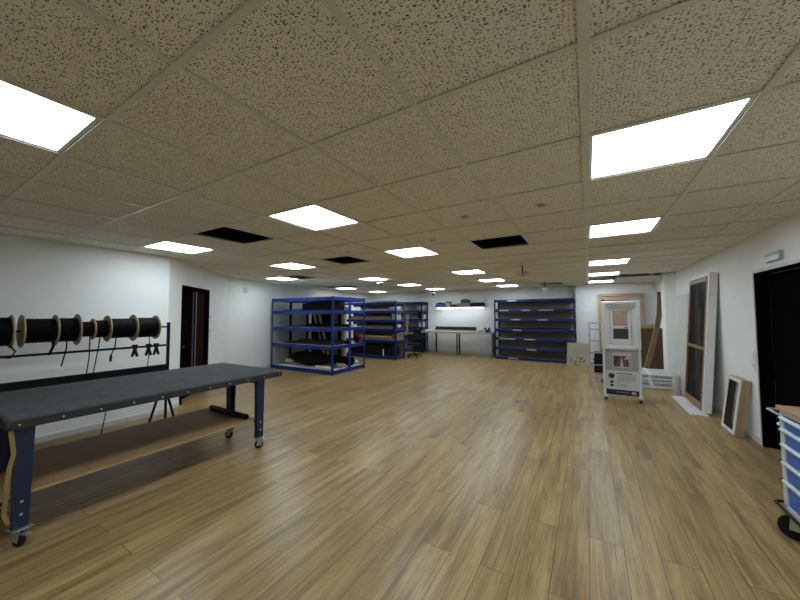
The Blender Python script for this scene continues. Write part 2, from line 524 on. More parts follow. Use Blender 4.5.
# baseboards
struct(MB().box(XR - 0.014, XR, 5.16, 8.85, 0, 0.075).build('baseboard_right', 'trim', bevel=0.004))
struct(MB().box(XL, XL + 0.014, YB, 2.37, 0, 0.075).build('baseboard_left', 'trim', bevel=0.004))
bo = MB().box(0, d0 - 0.05, -0.014, 0, 0, 0.075).box(d1 + 0.05, dl, -0.014, 0, 0, 0.075).build('baseboard_diagonal', 'trim', bevel=0.004)
struct(bo); bo.matrix_world = DM
struct(MB().box(-8.4, -0.33, YF - 0.014, YF, 0, 0.09).build('baseboard_back', 'trim', bevel=0.004))

# left doorway: dark frame, dark leaf ajar
dr = thing('door_1', '', 'door', DA, dang); dr['kind'] = 'structure'
del dr['label'], dr['category']
MB().box(d0 - 0.03, d0 + 0.03, -0.02, WT + 0.01, 0, dh + 0.03).box(d1 - 0.03, d1 + 0.03, -0.02, WT + 0.01, 0, dh + 0.03).box(d0 + 0.03, d1 - 0.03, -0.02, WT + 0.01, dh - 0.02, dh + 0.03).build('door_frame', 'doorblack', dr, 0.003)
MB().box(d0 + 0.70, d1 - 0.032, 0.05, 0.09, 0.01, dh - 0.025).build('leaf_or_dark_gap', 'doorbrown', dr, 0.003)
MB().box(d0 + 0.67, d0 + 0.70, 0.048, 0.0535, 0.01, dh - 0.025).build('sealing_strip', 'alu', dr, 0.003)
MB().box(d0 + 0.035, d0 + 0.66, 0.10, 0.14, 0.01, dh - 0.025).build('leaf_or_dark_gap', 'doorblack', dr, 0.003)  # black sheet stands in for the darkness of the open half
MB().tube([(d0 + 0.10, 0.10, 0.93), (d0 + 0.10, 0.045, 0.93), (d0 + 0.20, 0.045, 0.93)], 0.009, 8).box(d0 + 0.08, d0 + 0.12, 0.092, 0.10, 0.86, 1.0).build('door_handle', 'steel', dr, smooth=True)

# right doorway: dark double door set back in the opening
dr = thing('door_2', '', 'door', (XR, 0, 0)); dr['kind'] = 'structure'
del dr['label'], dr['category']
MB().box(-0.008, 0.10, 5.115, 5.165, 0, 1.95).box(-0.008, 0.10, 3.44, 3.49, 0, 1.95).box(-0.008, 0.10, 3.49, 5.115, 1.91, 1.95).build('door_frame', 'doorblack', dr, 0.003)
MB().box(-0.016, -0.008, 5.140, 5.165, 0, 1.962).box(-0.016, -0.008, 3.44, 5.140, 1.925, 1.962).build('corner_trim', 'cartgrey', dr, 0.002)
MB().box(0.10, 0.14, 4.32, 5.11, 0.008, 1.905).build('leaf_or_dark_gap', 'doorblack', dr, 0.003)
MB().box(0.10, 0.14, 3.495, 4.31, 0.008, 1.905).build('leaf_or_dark_gap', 'doorblack', dr, 0.003)

# ------------------------------------------------------------------ ceiling lights
def place_label_lights():
    side = {0: 'right-hand row', -4: 'middle row', -8: 'left-hand row', -11: 'far left beside the diagonal wall'}
    L = {(0, 1): 'largest square light panel in the right half of the ceiling, right-hand row',
         (0, 4): 'ceiling light panel second nearest in the right-hand row',
         (0, 8): 'thin looking ceiling light panel third nearest in the right-hand row',
         (0, 11): 'ceiling light panel just before the open dark tiles in the right-hand row',
         (0, 14): 'farthest ceiling light panel of the right-hand row, behind the open tiles',
         (0, -2): 'ceiling light panel of the right-hand row behind the camera',
         (-4, -2): 'big ceiling light panel cut by the left edge of the photo',
         (-4, 1): 'diamond shaped bright light panel in the middle of the ceiling, left of centre',
         (-4, 4): 'ceiling light panel in the middle row right behind the big central one',
         (-4, 8): 'third of the receding middle row of ceiling light panels',
         (-4, 11): 'fourth of the receding middle row of ceiling light panels',
         (-4, 14): 'farthest ceiling light panel of the middle row, before the back wall',
         (-8, 1): 'ceiling light panel above the corner of the left wall and the dark door',
         (-8, 4): 'ceiling light panel in front of the small open tile above the left blue rack',
         (-8, 8): 'ceiling light panel straight above the right end of the left blue rack',
         (-8, 11): 'ceiling light panel above the second blue rack toward the back wall',
         (-8, 14): 'ceiling light panel nearest the back wall, left of the wall shelf',
         (-11, 6): 'ceiling light panel right beside the small open tile at the far left',
         (-12, 11): 'ceiling light panel behind the dark open tiles over the right part of the left rack',
         (-12, 14): 'small farthest left ceiling light panel, low over the second blue rack'}
    root = None
    for (i, j) in LIGHTS:
        loc = ((TX(i) + TX(i + 1)) / 2, (TY(j) + TY(j + 1)) / 2, H)
        if root is None:
            root = thing('ceiling_light', L[(i, j)], 'ceiling light', loc, 0, 'square ceiling light panels')
            hx, hy = T / 2 - 0.016, T * 1.01744 / 2 - 0.015
            fr = MB()
            fr.box(-hx, -hx + 0.018, -hy, hy, -0.003, 0.03); fr.box(hx - 0.018, hx, -hy, hy, -0.003, 0.03)
            fr.box(-hx + 0.018, hx - 0.018, -hy, -hy + 0.018, -0.003, 0.03); fr.box(-hx + 0.018, hx - 0.018, hy - 0.018, hy, -0.003, 0.03)
            fr.build('frame', 'white', root)
            MB().box(-hx + 0.018, hx - 0.018, -hy + 0.018, hy - 0.018, 0.002, 0.012).build('diffuser', 'panel', root)
            MB().box(-hx + 0.005, hx - 0.005, -hy + 0.005, hy - 0.005, 0.03, 0.05).build('housing', 'white', root)
        else:
            dup(root, loc, label=L[(i, j)])
place_label_lights()

# loose tile resting askew in the open cells of the right-hand row
lt = MB().box(-0.30, 0.30, -0.30, 0.30, -0.007, 0.007).build('ceiling_tile', 'tile', bevel=0.002)
lt.matrix_world = tr((TX(0) + TX(1)) / 2, TY(13) + 0.02, H + 0.075) @ ry(math.radians(-13))
tag(lt, 'loose ceiling tile lying askew in the dark opening of the right-hand light row', 'ceiling tile')

# ------------------------------------------------------------------ workbench table on casters (left front)
def caster(parent, x, y, r=0.045, ang=0.4, wheelmat='rubber'):
    c = MB()
    c.box(-0.045, 0.045, -0.045, 0.045, 2 * r + 0.022, 2 * r + 0.028)
    c.prism([(-0.03, r - 0.012), (0.02, r - 0.012), (0.04, 2 * r + 0.022), (-0.02, 2 * r + 0.022)], -0.024, -0.019)
    c.prism([(-0.03, r - 0.012), (0.02, r - 0.012), (0.04, 2 * r + 0.022), (-0.02, 2 * r + 0.022)], 0.019, 0.024)
    c.cyl((-0.005, -0.028, r), (-0.005, 0.028, r), 0.007, 10)
    c.move(tr(x, y, 0) @ rz(ang))
    o = c.build('caster', 'steel', parent, 0.0015)
    wh = MB().lathe([(0.0, -0.015), (r * 0.6, -0.015), (r * 0.93, -0.014), (r, -0.008), (r, 0.008), (r * 0.93, 0.014), (r * 0.6, 0.015), (0, 0.015)], (-0.005, 0, r), 'y', 24)
    wh.move(tr(x, y, 0) @ rz(ang))
    wh.build('wheel', wheelmat, o, smooth=True)
    bk = MB().box(0.03, 0.085, -0.018, 0.018, 2 * r - 0.005, 2 * r + 0.004).move(tr(x, y, 0) @ rz(ang))
    bk.build('brake_pedal', 'steel', o, 0.002)
    return o

t = thing('work_table', 'long charcoal felt topped work table on navy legs with casters', 'table', (-3.77, 1.55, 0))
TXc, TYc = -3.77, 1.55
tx0, tx1, ty0, ty1 = -4.36 - TXc, -3.133 - TXc, 0.485 - TYc, 2.56 - TYc
MB().box(tx0, tx1, ty0, ty1, 0.755, 0.818).build('table_top', 'felt', t, 0.016)
e = MB().box(tx1 - 0.004, tx1 + 0.003, ty0 + 0.01, ty1 - 0.01, 0.752, 0.805)
e.box(tx0 + 0.01, tx1 - 0.01, ty0 - 0.003, ty0 + 0.004, 0.752, 0.805)
e.box(tx0 + 0.01, tx1 - 0.01, ty1 - 0.004, ty1 + 0.003, 0.752, 0.805)
e.build('edge_band', 'felt_edge', t, 0.002)
for k in range(11):
    yy = ty0 + 0.05 + k * (ty1 - ty0 - 0.10) / 10
    MB().lathe([(0.0065, 0), (0.006, 0.002), (0.003, 0.0035), (0, 0.004)], (tx1 + 0.003, yy, 0.778), 'x', 12).build('rivet', 'steel', t, smooth=True)
def table_leg(x, y, sx):
    l = MB()
    # folded sheet-metal post: web plus two flanges
    hw = 0.040
    prof = [(y - hw * 1.15, 0.757), (y + hw * 1.15, 0.757), (y + hw * 0.9, 0.115), (y - hw * 0.9, 0.115)]
    l.prism(prof, x - 0.0025, x + 0.0025, 'x')
    l.prism([(y - hw * 1.15, 0.757), (y - hw * 1.15 + 0.005, 0.757), (y - hw * 0.9 + 0.005, 0.115), (y - hw * 0.9, 0.115)], x, x - sx * 0.05, 'x')
    l.prism([(y + hw * 1.15 - 0.005, 0.757), (y + hw * 1.15, 0.757), (y + hw * 0.9, 0.115), (y + hw * 0.9 - 0.005, 0.115)], x, x - sx * 0.05, 'x')
    l.box(x - sx * 0.06, x + 0.0025, y - hw, y + hw, 0.112, 0.118)
    o = l.build('leg', 'navy', t, 0.002)
    for zz in (0.20, 0.28):
        MB().lathe([(0.009, 0), (0.008, sx * 0.003), (0.004, sx * 0.005), (0, sx * 0.006)], (x + sx * 0.003, y, zz), 'x', 12).build('bolt', 'steel', o, smooth=True)
for (x, y, sx, a) in ((-3.165, 0.565, 1, 0.3), (-3.165, 2.295, 1, 0.9), (-3.75, 0.565, -1, -0.4), (-3.75, 2.295, -1, 0.5)):
    table_leg(x - TXc, y - TYc, sx)
    caster(t, x - sx * 0.01 - TXc, y - TYc, 0.044, a)
cbm = MB()
for y in (0.565, 2.295):
    cbm.box(-3.745 - TXc, -3.17 - TXc, y - 0.015 - TYc, y + 0.015 - TYc, 0.70, 0.755).box(-3.745 - TXc, -3.17 - TXc, y - 0.015 - TYc, y + 0.015 - TYc, 0.27, 0.303)
cbm.build('cross_bar', 'navy', t, 0.002)
MB().box(-4.10 - TXc, -3.205 - TXc, 0.44 - TYc, 2.24 - TYc, 0.305, 0.321).build('lower_shelf', 'plyboard', t, 0.002)
MB().box(-3.207 - TXc, -3.200 - TXc, 0.44 - TYc, 2.24 - TYc, 0.304, 0.322).build('shelf_edge', 'plyedge', t)

# black roll lying across the far end of the lower shelf
tag(MB().lathe([(0, 0), (0.012, 0), (0.012, 0.02), (0.026, 0.02), (0.028, 0), (0.030, 0.004), (0.030, 0.716), (0.028, 0.72), (0.026, 0.70), (0.012, 0.70), (0.012, 0.72), (0, 0.72)], (0, 0, 0), 'x', 20).build('foil_roll', 'black', smooth=True, loc=(-3.98, 2.205, 0.352), rot=(0, 0, -0.02)),
    'thin black roll lying across the far end of the table undershelf', 'roll')
# yellow strap hanging by the near leg
pts = [(-3.15, 0.502, 0.745), (-3.15, 0.51, 0.68), (-3.152, 0.52, 0.60), (-3.15, 0.505, 0.52), (-3.149, 0.497, 0.42), (-3.152, 0.495, 0.32), (-3.149, 0.49, 0.24), (-3.148, 0.51, 0.17)]
s = MB()
vs = []
for (x, y, z) in pts:
    vs.append([s.bm.verts.new((x, y - 0.010, z)), s.bm.verts.new((x + 0.006, y + 0.010, z + 0.003)), s.bm.verts.new((x + 0.004, y + 0.011, z + 0.001)), s.bm.verts.new((x - 0.003, y - 0.010, z))])
for a, b in zip(vs, vs[1:]):
    for k in range(4): s.bm.faces.new((a[k], a[(k + 1) % 4], b[(k + 1) % 4], b[k]))
s.bm.faces.new(vs[0]); s.bm.faces.new(list(reversed(vs[-1])))
tag(s.build('measuring_strap', 'yellow', smooth=True), 'yellow strap hanging down along the near leg of the felt table', 'strap')

# ------------------------------------------------------------------ cable spool rack behind the table
RX, AX = -4.93, 1.315
rk = thing('spool_rack', 'black steel rack carrying cable spools on a long axle behind the felt table', 'rack', (RX, 1.185, 0))
RY = -0.045
def L(y): return y - 1.215
post = MB()
post.box(-0.02, 0.02, L(2.148), L(2.176), 0.56, 1.375)
post.build('post', 'blackmetal', rk, 0.003)
MB().box(-0.02, 0.02, L(-0.45), L(-0.41), 0.02, 1.375).build('post', 'blackmetal', rk, 0.003)
MB().cyl((0, L(-0.43), AX), (0, L(2.15), AX), 0.011, 12).build('axle', 'blackmetal', rk, smooth=True)
MB().box(-0.012, 0.012, L(-0.41), L(2.135), 1.055, 1.08).build('guide_bar', 'blackmetal', rk, 0.003)
MB().box(-0.02, 0.02, L(-0.41), L(2.16), 0.69, 0.812).build('beam', 'blackmetal', rk, 0.004)
MB().box(-0.02, 0.02, L(-0.41), L(2.12), 0.02, 0.05).build('base_bar', 'blackmetal', rk, 0.003)
af = MB()
af.tube([(0.0, L(2.155), 0.72), (0.0, L(2.155), 0.08)], 0.017, 4)
af.tube([(0.0, L(2.12), 0.60), (0.10, L(2.24), 0.0)], 0.017, 4)
af.tube([(0.0, L(2.12), 0.60), (-0.06, L(1.98), 0.0)], 0.017, 4)
af.tube([(0.095, L(2.235), 0.05), (-0.055, L(1.985), 0.05)], 0.014, 4)
af.build('foot_frame', 'blackmetal', rk)

def spool(yc, rflange, rdrum, length, left, right, label, hub=True, worn=False):
    s = thing('cable_spool', label, 'cable spool', (RX, yc + RY, AX), 0, 'cable spools on the rack axle')
    hl = length / 2
    d = MB().lathe([(0.013, -hl)] + [(rdrum * (1 + 0.013 * math.sin(k * 2.1)), -hl + 0.003 + k * (length - 0.006) / 22) for k in range(23)] + [(0.013, hl)], (0, 0, 0), 'y', 28)
    d.build('wound_cable', 'cable', s, smooth=True)
    def fl(y):
        MB().lathe([(0.03, y - 0.007), (rflange - 0.003, y - 0.007), (rflange, y - 0.004), (rflange, y + 0.004), (rflange - 0.003, y + 0.007), (0.03, y + 0.007), (0.03, y - 0.007)], (0, 0, 0), 'y', 32).build('flange', 'ply', s, smooth=True)
    if left: fl(-hl - 0.008)
    if right: fl(hl + 0.008)
    return s
spool(0.66, 0.165, 0.140, 0.26, True, True, 'black cable spool cut by the left edge of the photo')
spool(0.985, 0.165, 0.125, 0.22, True, True, 'largest cable spool with its round plywood side facing the camera')
spool(1.20, 0.172, 0.128, 0.13, False, True, 'wide black cable spool with tall plywood disc, third from the left end')
spool(1.352, 0.120, 0.085, 0.09, False, True, 'smallest narrow cable spool in the middle of the rack axle')
spool(1.475, 0.155, 0.100, 0.10, False, True, 'narrow cable spool with thick plywood disc right of the smallest one')
spool(1.665, 0.165, 0.118, 0.22, False, True, 'wide black cable spool second from the right end of the rack')
spool(1.915, 0.155, 0.125, 0.20, False, True, 'black cable spool at the right end of the rack beside the post')
def cable_tail(pts, r, label):
    pts = [(x + 0.020, y + RY, z) for x, y, z in pts]
    tag(MB().tube(pts, r, 8).build('cable_end', 'cable', smooth=True), label, 'cable', 'cable ends hanging from the spools')
cable_tail([(RX + 0.13, 0.66, AX - 0.05), (RX + 0.15, 0.69, AX - 0.16), (RX + 0.14, 0.72, AX - 0.24), (RX + 0.14, 0.78, AX - 0.25), (RX + 0.14, 0.81, AX - 0.19), (RX + 0.13, 0.77, AX - 0.12)], 0.007, 'cable looped in a ring under the leftmost spool')
cable_tail([(RX + 0.126, 1.06, AX - 0.04), (RX + 0.13, 1.065, AX - 0.16), (RX + 0.11, 1.04, AX - 0.25)], 0.012, 'short thick cable end under the largest spool')
cable_tail([(RX + 0.128, 1.165, AX - 0.02), (RX + 0.13, 1.16, AX - 0.2), (RX + 0.12, 1.13, AX - 0.38)], 0.006, 'slanting thin cable end under the third spool')
cable_tail([(RX + 0.088, 1.355, AX - 0.02), (RX + 0.09, 1.355, AX - 0.3), (RX + 0.085, 1.335, AX - 0.53)], 0.0055, 'straight thin cable hanging from the smallest spool')
cable_tail([(RX + 0.102, 1.445, AX - 0.02), (RX + 0.104, 1.42, AX - 0.25), (RX + 0.10, 1.385, AX - 0.55)], 0.0055, 'long slanting thin cable right of the smallest spool')
cable_tail([(RX + 0.12, 1.58, AX - 0.02), (RX + 0.122, 1.57, AX - 0.2), (RX + 0.11, 1.54, AX - 0.30), (RX + 0.11, 1.538, AX - 0.31), (RX + 0.11, 1.535, AX - 0.38)], [0.006, 0.006, 0.006, 0.012, 0.012], 'cable with a plug on its end hanging at the middle of the rack')
cable_tail([(RX + 0.127, 1.90, AX - 0.02), (RX + 0.128, 1.905, AX - 0.3), (RX + 0.125, 1.89, AX - 0.53)], 0.005, 'thin cable hanging from the rightmost spool behind a clip')
cable_tail([(RX + 0.34, 1.45, 0.70), (RX + 0.33, 1.45, 0.45), (RX + 0.34, 1.41, 0.20), (RX + 0.35, 1.40, 0.012)], 0.005, 'thin cable seen under the table top, running down to the floor')
def clip(y, label):
    c = thing('spring_clamp', label, 'clamp', (RX + 0.0125, y + RY, 1.067), 0, 'black spring clamps on the guide bar')
    MB().prism([(-0.040, -0.11), (-0.016, -0.118), (0.020, -0.02), (0.034, 0.03), (0.008, 0.04), (-0.010, 0.0)], 0.003, 0.020, 'x').build('jaw', 'black', c, 0.002)
    MB().prism([(0.040, -0.11), (0.016, -0.118), (-0.020, -0.02), (-0.034, 0.03), (-0.008, 0.04), (0.010, 0.0)], 0.004, 0.022, 'x').build('jaw', 'black', c, 0.002)
    MB().cyl((0.003, 0, -0.02), (0.03, 0, -0.02), 0.012, 10).build('pivot', 'black', c, smooth=True)
clip(1.80, 'black spring clamp hanging alone on the guide bar, left of the pair')
clip(1.945, 'black spring clamp on the guide bar, left one of the close pair')
clip(2.03, 'black spring clamp on the guide bar nearest the rack post')

# ------------------------------------------------------------------ shelving racks
def rack(name, label, loc, rotz, wdt, dep, hgt, levels, blue='blue', deck='chip', bh=0.085, cols=(0.0,), back=None, dividers=()):
    """front left foot at loc; x along the front, y into the rack; levels = beam top heights"""
    r = thing(name, label, 'shelving rack', loc, rotz)
    def post_at(x, y, sx, sy):
        p = MB()
        p.box(min(x, x + sx * 0.045), max(x, x + sx * 0.045), min(y, y + sy * 0.004), max(y, y + sy * 0.004), 0, hgt)
        p.box(min(x, x + sx * 0.004), max(x, x + sx * 0.004), min(y, y + sy * 0.045), max(y, y + sy * 0.045), 0, hgt)
        p.build('post', blue, r)
    ys = [0] + list(dividers) + [dep]
    for x, sx in ((0, 1), (wdt, -1)):
        for k, y in enumerate(ys):
            post_at(x, y, sx, 1 if k == 0 else -1)
            if 0 < k < len(ys) - 1: post_at(x, y + 0.003, sx, 1)
    for z in levels:
        z = z - 0.006
        for k in range(len(ys) - 1):
            y0, y1 = ys[k] + 0.005, ys[k + 1] - 0.005
            MB().box(0.005, wdt - 0.005, y0, y0 + 0.03, z - bh, z).build('beam', blue, r, 0.003)
            MB().box(0.005, wdt - 0.005, y1 - 0.03, y1, z - bh, z).build('beam', blue, r, 0.003)
            MB().box(0.006, 0.034, y0 + 0.03, y1 - 0.03, z - bh * 0.9, z).build('side_beam', blue, r, 0.003)
            MB().box(wdt - 0.034, wdt - 0.006, y0 + 0.03, y1 - 0.03, z - bh * 0.9, z).build('side_beam', blue, r, 0.003)
            MB().box(0.036, wdt - 0.036, y0 + 0.032, y1 - 0.032, z - 0.016, z).build('shelf_board', deck, r)
    if back:
        MB().box(0.006, wdt - 0.006, dep + 0.002, dep + 0.008, 0.02, back[1]).build('back_panel', back[0], r)
    return r

A = rack('shelving_rack', 'blue rack nearest the left wall, open on all sides, holding bundles and sheets', (-7.58, 5.80, 0), math.radians(0.8), 2.23, 1.32, 1.925, [0.105, 0.705, 1.145, 1.585, 1.92], 'blue_hi', 'whitedeck', 0.095, dividers=(0.66,))
B = rack('shelving_rack', 'blue rack standing behind the nearest left rack, loaded with boards and rolls', (-7.55, 8.80, 0), 0.0, 2.20, 0.58, 1.90, [0.10, 0.62, 1.0, 1.30, 1.60, 1.89], 'blue_hi', 'chip', 0.08, back=('greybrown', 1.85))
Cc = rack('shelving_rack', 'slim blue rack at the back wall corner beside the long workbench', (-6.67, 11.02, 0), 0.0, 1.14, 0.55, 1.965, [0.08, 0.62, 0.98, 1.30, 1.63, 1.96], 'blue', 'chip', 0.07, back=('greyboard', 1.9))
D = rack('shelving_rack', 'wide blue rack of empty dark shelves with pale label strips at the back wall', (-2.69, 10.70, 0), math.radians(-0.6), 2.36, 0.55, 1.95, [0.09, 0.395, 0.71, 0.995, 1.33, 1.63, 1.945], 'blue', 'greybrown', 0.085, back=('greybrown', 1.9))
# label strips on the beams of the wide rack
BT = {0: 1.945, 1: 1.63, 2: 1.33, 3: 0.995, 4: 0.71, 5: 0.395, 6: 0.09}
for lv, x0, x1 in ((0, -2.27, -1.99), (1, -2.53, -2.24), (1, -1.83, -1.57), (1, -1.33, -0.91), (2, -2.17, -1.87), (2, -1.39, -1.08), (3, -2.11, -1.84), (4, -2.56, -2.05), (4, -1.77, -1.45), (5, -1.71, -1.42), (6, -2.27, -1.96)):
    MB().box(x0 + 2.70, x1 + 2.70, 0.002, 0.005, BT[lv] - 0.064, BT[lv] - 0.02).build('label_strip', 'label', D)

def sheet(name, x0, x1, y0, y1, z, th, m, label, cat, group=None, rotz=0.0):
    cx, cy = (x0 + x1) / 2, (y0 + y1) / 2
    o = MB().box(-(x1 - x0) / 2, (x1 - x0) / 2, -(y1 - y0) / 2, (y1 - y0) / 2, 0, th).build(name, m, bevel=min(0.004, th * 0.3), loc=(cx, cy, z), rot=(0, 0, rotz))
    return tag(o, label, cat, group)
def roll_x(name, x0, x1, y, z, r, m, label, cat, group=None, rin=0.6, rotz=0.0):
    l = x1 - x0
    o = MB().lathe([(r * rin, -l / 2 + 0.06), (r * rin, -l / 2), (r, -l / 2), (r, l / 2), (r * rin, l / 2), (r * rin, l / 2 - 0.06), (0, l / 2 - 0.06)], (0, 0, 0), 'x', 16)
    o.bm.faces.new([v for v in o.bm.verts if abs(v.co.x + l / 2 - 0.06) < 1e-5 and (v.co.y ** 2 + v.co.z ** 2) ** 0.5 > r * rin * 0.9][:16])
    ob = o.build(name, m, smooth=True, loc=((x0 + x1) / 2, y, z), rot=(0, 0, rotz))
    return tag(ob, label, cat, group)

# --- contents of rack A
ZA = [0.100, 0.700, 1.140, 1.580, 1.915]
sheet('white_board', -7.45, -6.65, 6.55, 7.0, ZA[4], 0.03, 'white', 'white flat board lying on top of the nearest left blue rack', 'board')
sheet('dark_pack', -6.6, -5.45, 6.0, 6.38, ZA[3], 0.19, 'darkpack', 'dark brown pack on the uppermost loaded shelf of the nearest left rack', 'pack')
sheet('black_sheet', -7.3, -6.65, 5.95, 6.38, ZA[3], 0.03, 'blacksheet', 'thin black sheet on the upper shelf at the left end of the left rack', 'sheet')
sheet('black_sheet', -7.2, -5.46, 5.90, 6.40, ZA[2], 0.02, 'blacksheet', 'thin black sheet lying on the third shelf of the left rack', 'sheet')
sheet('black_sheet', -7.25, -5.50, 5.90, 6.38, ZA[1], 0.025, 'blacksheet', 'long black sheet lying lowest on the fourth shelf of the left rack', 'sheet')
sheet('black_sheet', -6.75, -5.46, 5.98, 6.40, ZA[1] + 0.026, 0.075, 'blacksheet', 'thick black sheet pack on top of the long sheet, fourth shelf', 'sheet')
for (z0, n, nm) in ((ZA[2], 6, 'third'), (ZA[1], 7, 'fourth')):
    for q in range(n):
        row = q // 4
        y = 6.53 + (q % 4) * 0.05 + row * 0.025
        z = z0 + 0.0185 + row * 0.038
        p = thing('profile_bar', 'black profile bar with pale cut end, %s shelf of left rack' % nm, 'profile bar', (-6.1, y + 0.02, z), 0, 'profile bars on the %s shelf' % nm)
        MB().box(-0.95, 0.70, -0.017, 0.017, -0.017, 0.017).build('bar', 'blacksheet', p)
        MB().box(0.70, 0.704, -0.016, 0.016, -0.016, 0.016).build('cut_end', 'white', p)
# foot of rack A: wrapped bundle and rolls
b = thing('wrapped_bundle', 'big black wrapped bundle lying on the bottom shelf of the left rack', 'bundle', (-6.45, 6.17, 0.1))
MB().blob((0, 0, 0.200), (0.78, 0.185, 0.185), 0.045, 28, 12, 3).build('wrapping', 'darkpack', b, smooth=True)
MB().cyl((-0.88, -0.04, 0.09), (-0.60, -0.03, 0.12), 0.06, 14).build('bundle_end', 'tan', b, smooth=True)
MB().cyl((-0.90, 0.05, 0.19), (-0.65, 0.05, 0.19), 0.05, 14).build('bundle_end', 'carddark', b, smooth=True)
roll_x('carpet_roll', -6.3, -5.48, 6.72, 0.225, 0.12, 'darkpack', 'brown roll on the bottom shelf behind the black bundle', 'roll')
roll_x('paper_roll', -5.98, -5.48, 5.92, 0.145, 0.04, 'tan', 'thin tan tube lying at the front right of the bottom shelf', 'tube', rotz=0.05)
roll_x('paper_roll', -5.72, -5.42, 6.38, 0.155, 0.05, 'tan', 'pale tan roll end by the middle post on the bottom shelf', 'tube', rotz=-0.15)
tag(MB().blob((-5.56, 6.96, 0.175), (0.09, 0.08, 0.065), 0.15, 14, 8, 9).build('crumpled_paper', 'foil', smooth=False), 'white crumpled foil at the rear right corner of the bottom shelf', 'foil')
# far bay
bx = thing('carton', 'white carton on the upper shelf at the right end of the left rack', 'box', (-5.62, 6.82, 1.581))
MB().box(-0.2, 0.2, -0.2, 0.2, 0, 0.09).build('body', 'white', bx, 0.006)
MB().box(-0.202, 0.202, -0.03, 0.03, 0.02, 0.092).build('tape_strip', 'tan', bx)
rb = thing('tool_case', 'dark red and black case on the fourth shelf at the rack end', 'case', (-5.48, 7.0, 0.701))
MB().box(-0.10, 0.10, -0.10, 0.06, 0.0, 0.22).build('body', 'red', rb, 0.015)
MB().box(-0.07, 0.108, -0.12, -0.02, 0.03, 0.17).build('cover', 'black', rb, 0.01)
sheet('black_box', -5.62, -5.44, 6.78, 6.86, 0.70, 0.055, 'black', 'small black box beside the dark red case', 'box')
sheet('white_block', -5.52, -5.46, 6.84, 6.90, 1.14, 0.06, 'white', 'small white block on the third shelf at the rack end', 'block')
# tubes standing behind rack A
def leaning_tube(p0, p1, r, m, label):
    o = MB().tube([p0, p1], r, 16)
    tag(o.build('cardboard_tube', m, smooth=True), label, 'tube', 'cardboard tubes behind the left rack')
leaning_tube((-6.97, 7.30, 0.012), (-7.60, 7.42, 1.47), 0.036, 'tan', 'leaning tan cardboard tube, left one of the slanting pair behind the rack')
leaning_tube((-6.80, 7.30, 0.012), (-7.39, 7.42, 1.49), 0.042, 'tan', 'leaning tan cardboard tube, right one of the slanting pair behind the rack')
leaning_tube((-6.345, 7.40, 0.0), (-6.345, 7.40, 1.50), 0.078, 'tan', 'thick upright tan cardboard tube behind the right end of the rack')
o = MB().box(-7.95, -7.10, 7.62, 7.66, 0, 1.95).build('upright_panel', 'blacksheet'); tag(o, 'tall black panel standing upright behind the left rack', 'panel')
o = MB().box(-7.08, -6.55, 7.62, 7.66, 0, 1.85).build('upright_panel', 'greyboard'); tag(o, 'tall grey panel standing behind the leaning tubes and the left rack', 'panel')
o = MB().box(-0.05, 0.05, -0.05, 0.05, 0, 1.75).build('wood_post', 'darkpack', loc=(-6.52, 7.44, 0)); tag(o, 'dark brown squared timber upright beside the thick tan tube', 'timber')

# --- contents of rack B
sheet('grey_board', -7.4, -5.42, 8.88, 9.34, 1.595, 0.06, 'greyboard', 'flat grey board on the upper shelf of the second blue rack', 'board')
sheet('timber_board', -7.3, -5.65, 8.88, 9.33, 1.295, 0.11, 'timber', 'pale timber board pack on the shelf below the grey board, second rack', 'board')
sheet('timber_board', -7.2, -5.60, 8.88, 9.33, 0.995, 0.10, 'timber', 'long pale board pack in the middle shelf of the second rack', 'board')
c = thing('long_carton', 'long pale wooden crate on the lower shelf of the second rack', 'crate', (-6.2, 9.08, 0.615))
MB().box(-0.62, 0.62, -0.19, 0.19, 0, 0.13).build('body', 'timber', c, 0.004)
MB().box(-0.625, 0.625, -0.2, -0.19, 0.085, 0.14).build('slat', 'tan', c, 0.003)
c = thing('small_crate', 'open light wooden box at the right end of the second rack', 'crate', (-5.47, 9.1, 0.615))
MB().frame(-0.10, 0.10, 0, 0.2, 0.012, -0.22, 0.22).build('body', 'beech', c, 0.003)
MB().box(0.102, 0.107, -0.2, 0.2, 0.01, 0.17).build('end_panel', 'beech', c, 0.003)
for q, (x, y, z, rr) in enumerate(((-5.46, 8.98, 1.62, 0.035), (-5.46, 9.07, 1.62, 0.035), (-5.46, 9.16, 1.64, 0.045))):
    roll_x('paper_roll', x - 0.25, x + 0.05, y, 1.656 + rr, rr, 'white', 'white paper roll with its end showing on the top shelf of the second rack', 'roll', 'white paper rolls on the second rack')
for q, (y, hh) in enumerate(((8.97, 0.20), (9.06, 0.16), (9.17, 0.22))):
    sheet('white_packet', -5.60, -5.41, y - 0.035, y + 0.035, 1.295, hh, 'foil', 'white packet standing at the right end of the second rack', 'packet', 'white packets on the second rack')
tag(MB().blob((-5.47, 9.12, 1.08), (0.08, 0.14, 0.065), 0.15, 14, 8, 5).build('foil_heap', 'foil'), 'crumpled white foil on the middle shelf end of the second rack', 'foil')
sheet('black_tin', -5.50, -5.42, 8.86, 8.93, 0.995, 0.12, 'black', 'small black tin beside the crumpled white foil', 'tin')
sheet('pale_plank', -5.66, -4.95, 9.0, 9.2, 0.832, 0.028, 'timber', 'pale plank sticking out over the open wooden box', 'plank')
tag(MB().box(-0.025, 0.025, -0.02, 0.02, 0, 0.60).build('pale_batten', 'timber', bevel=0.003, loc=(-5.12, 9.1, 0.862), rot=(0, 0.05, 0)), 'thin pale batten standing up on the sticking out plank', 'batten')
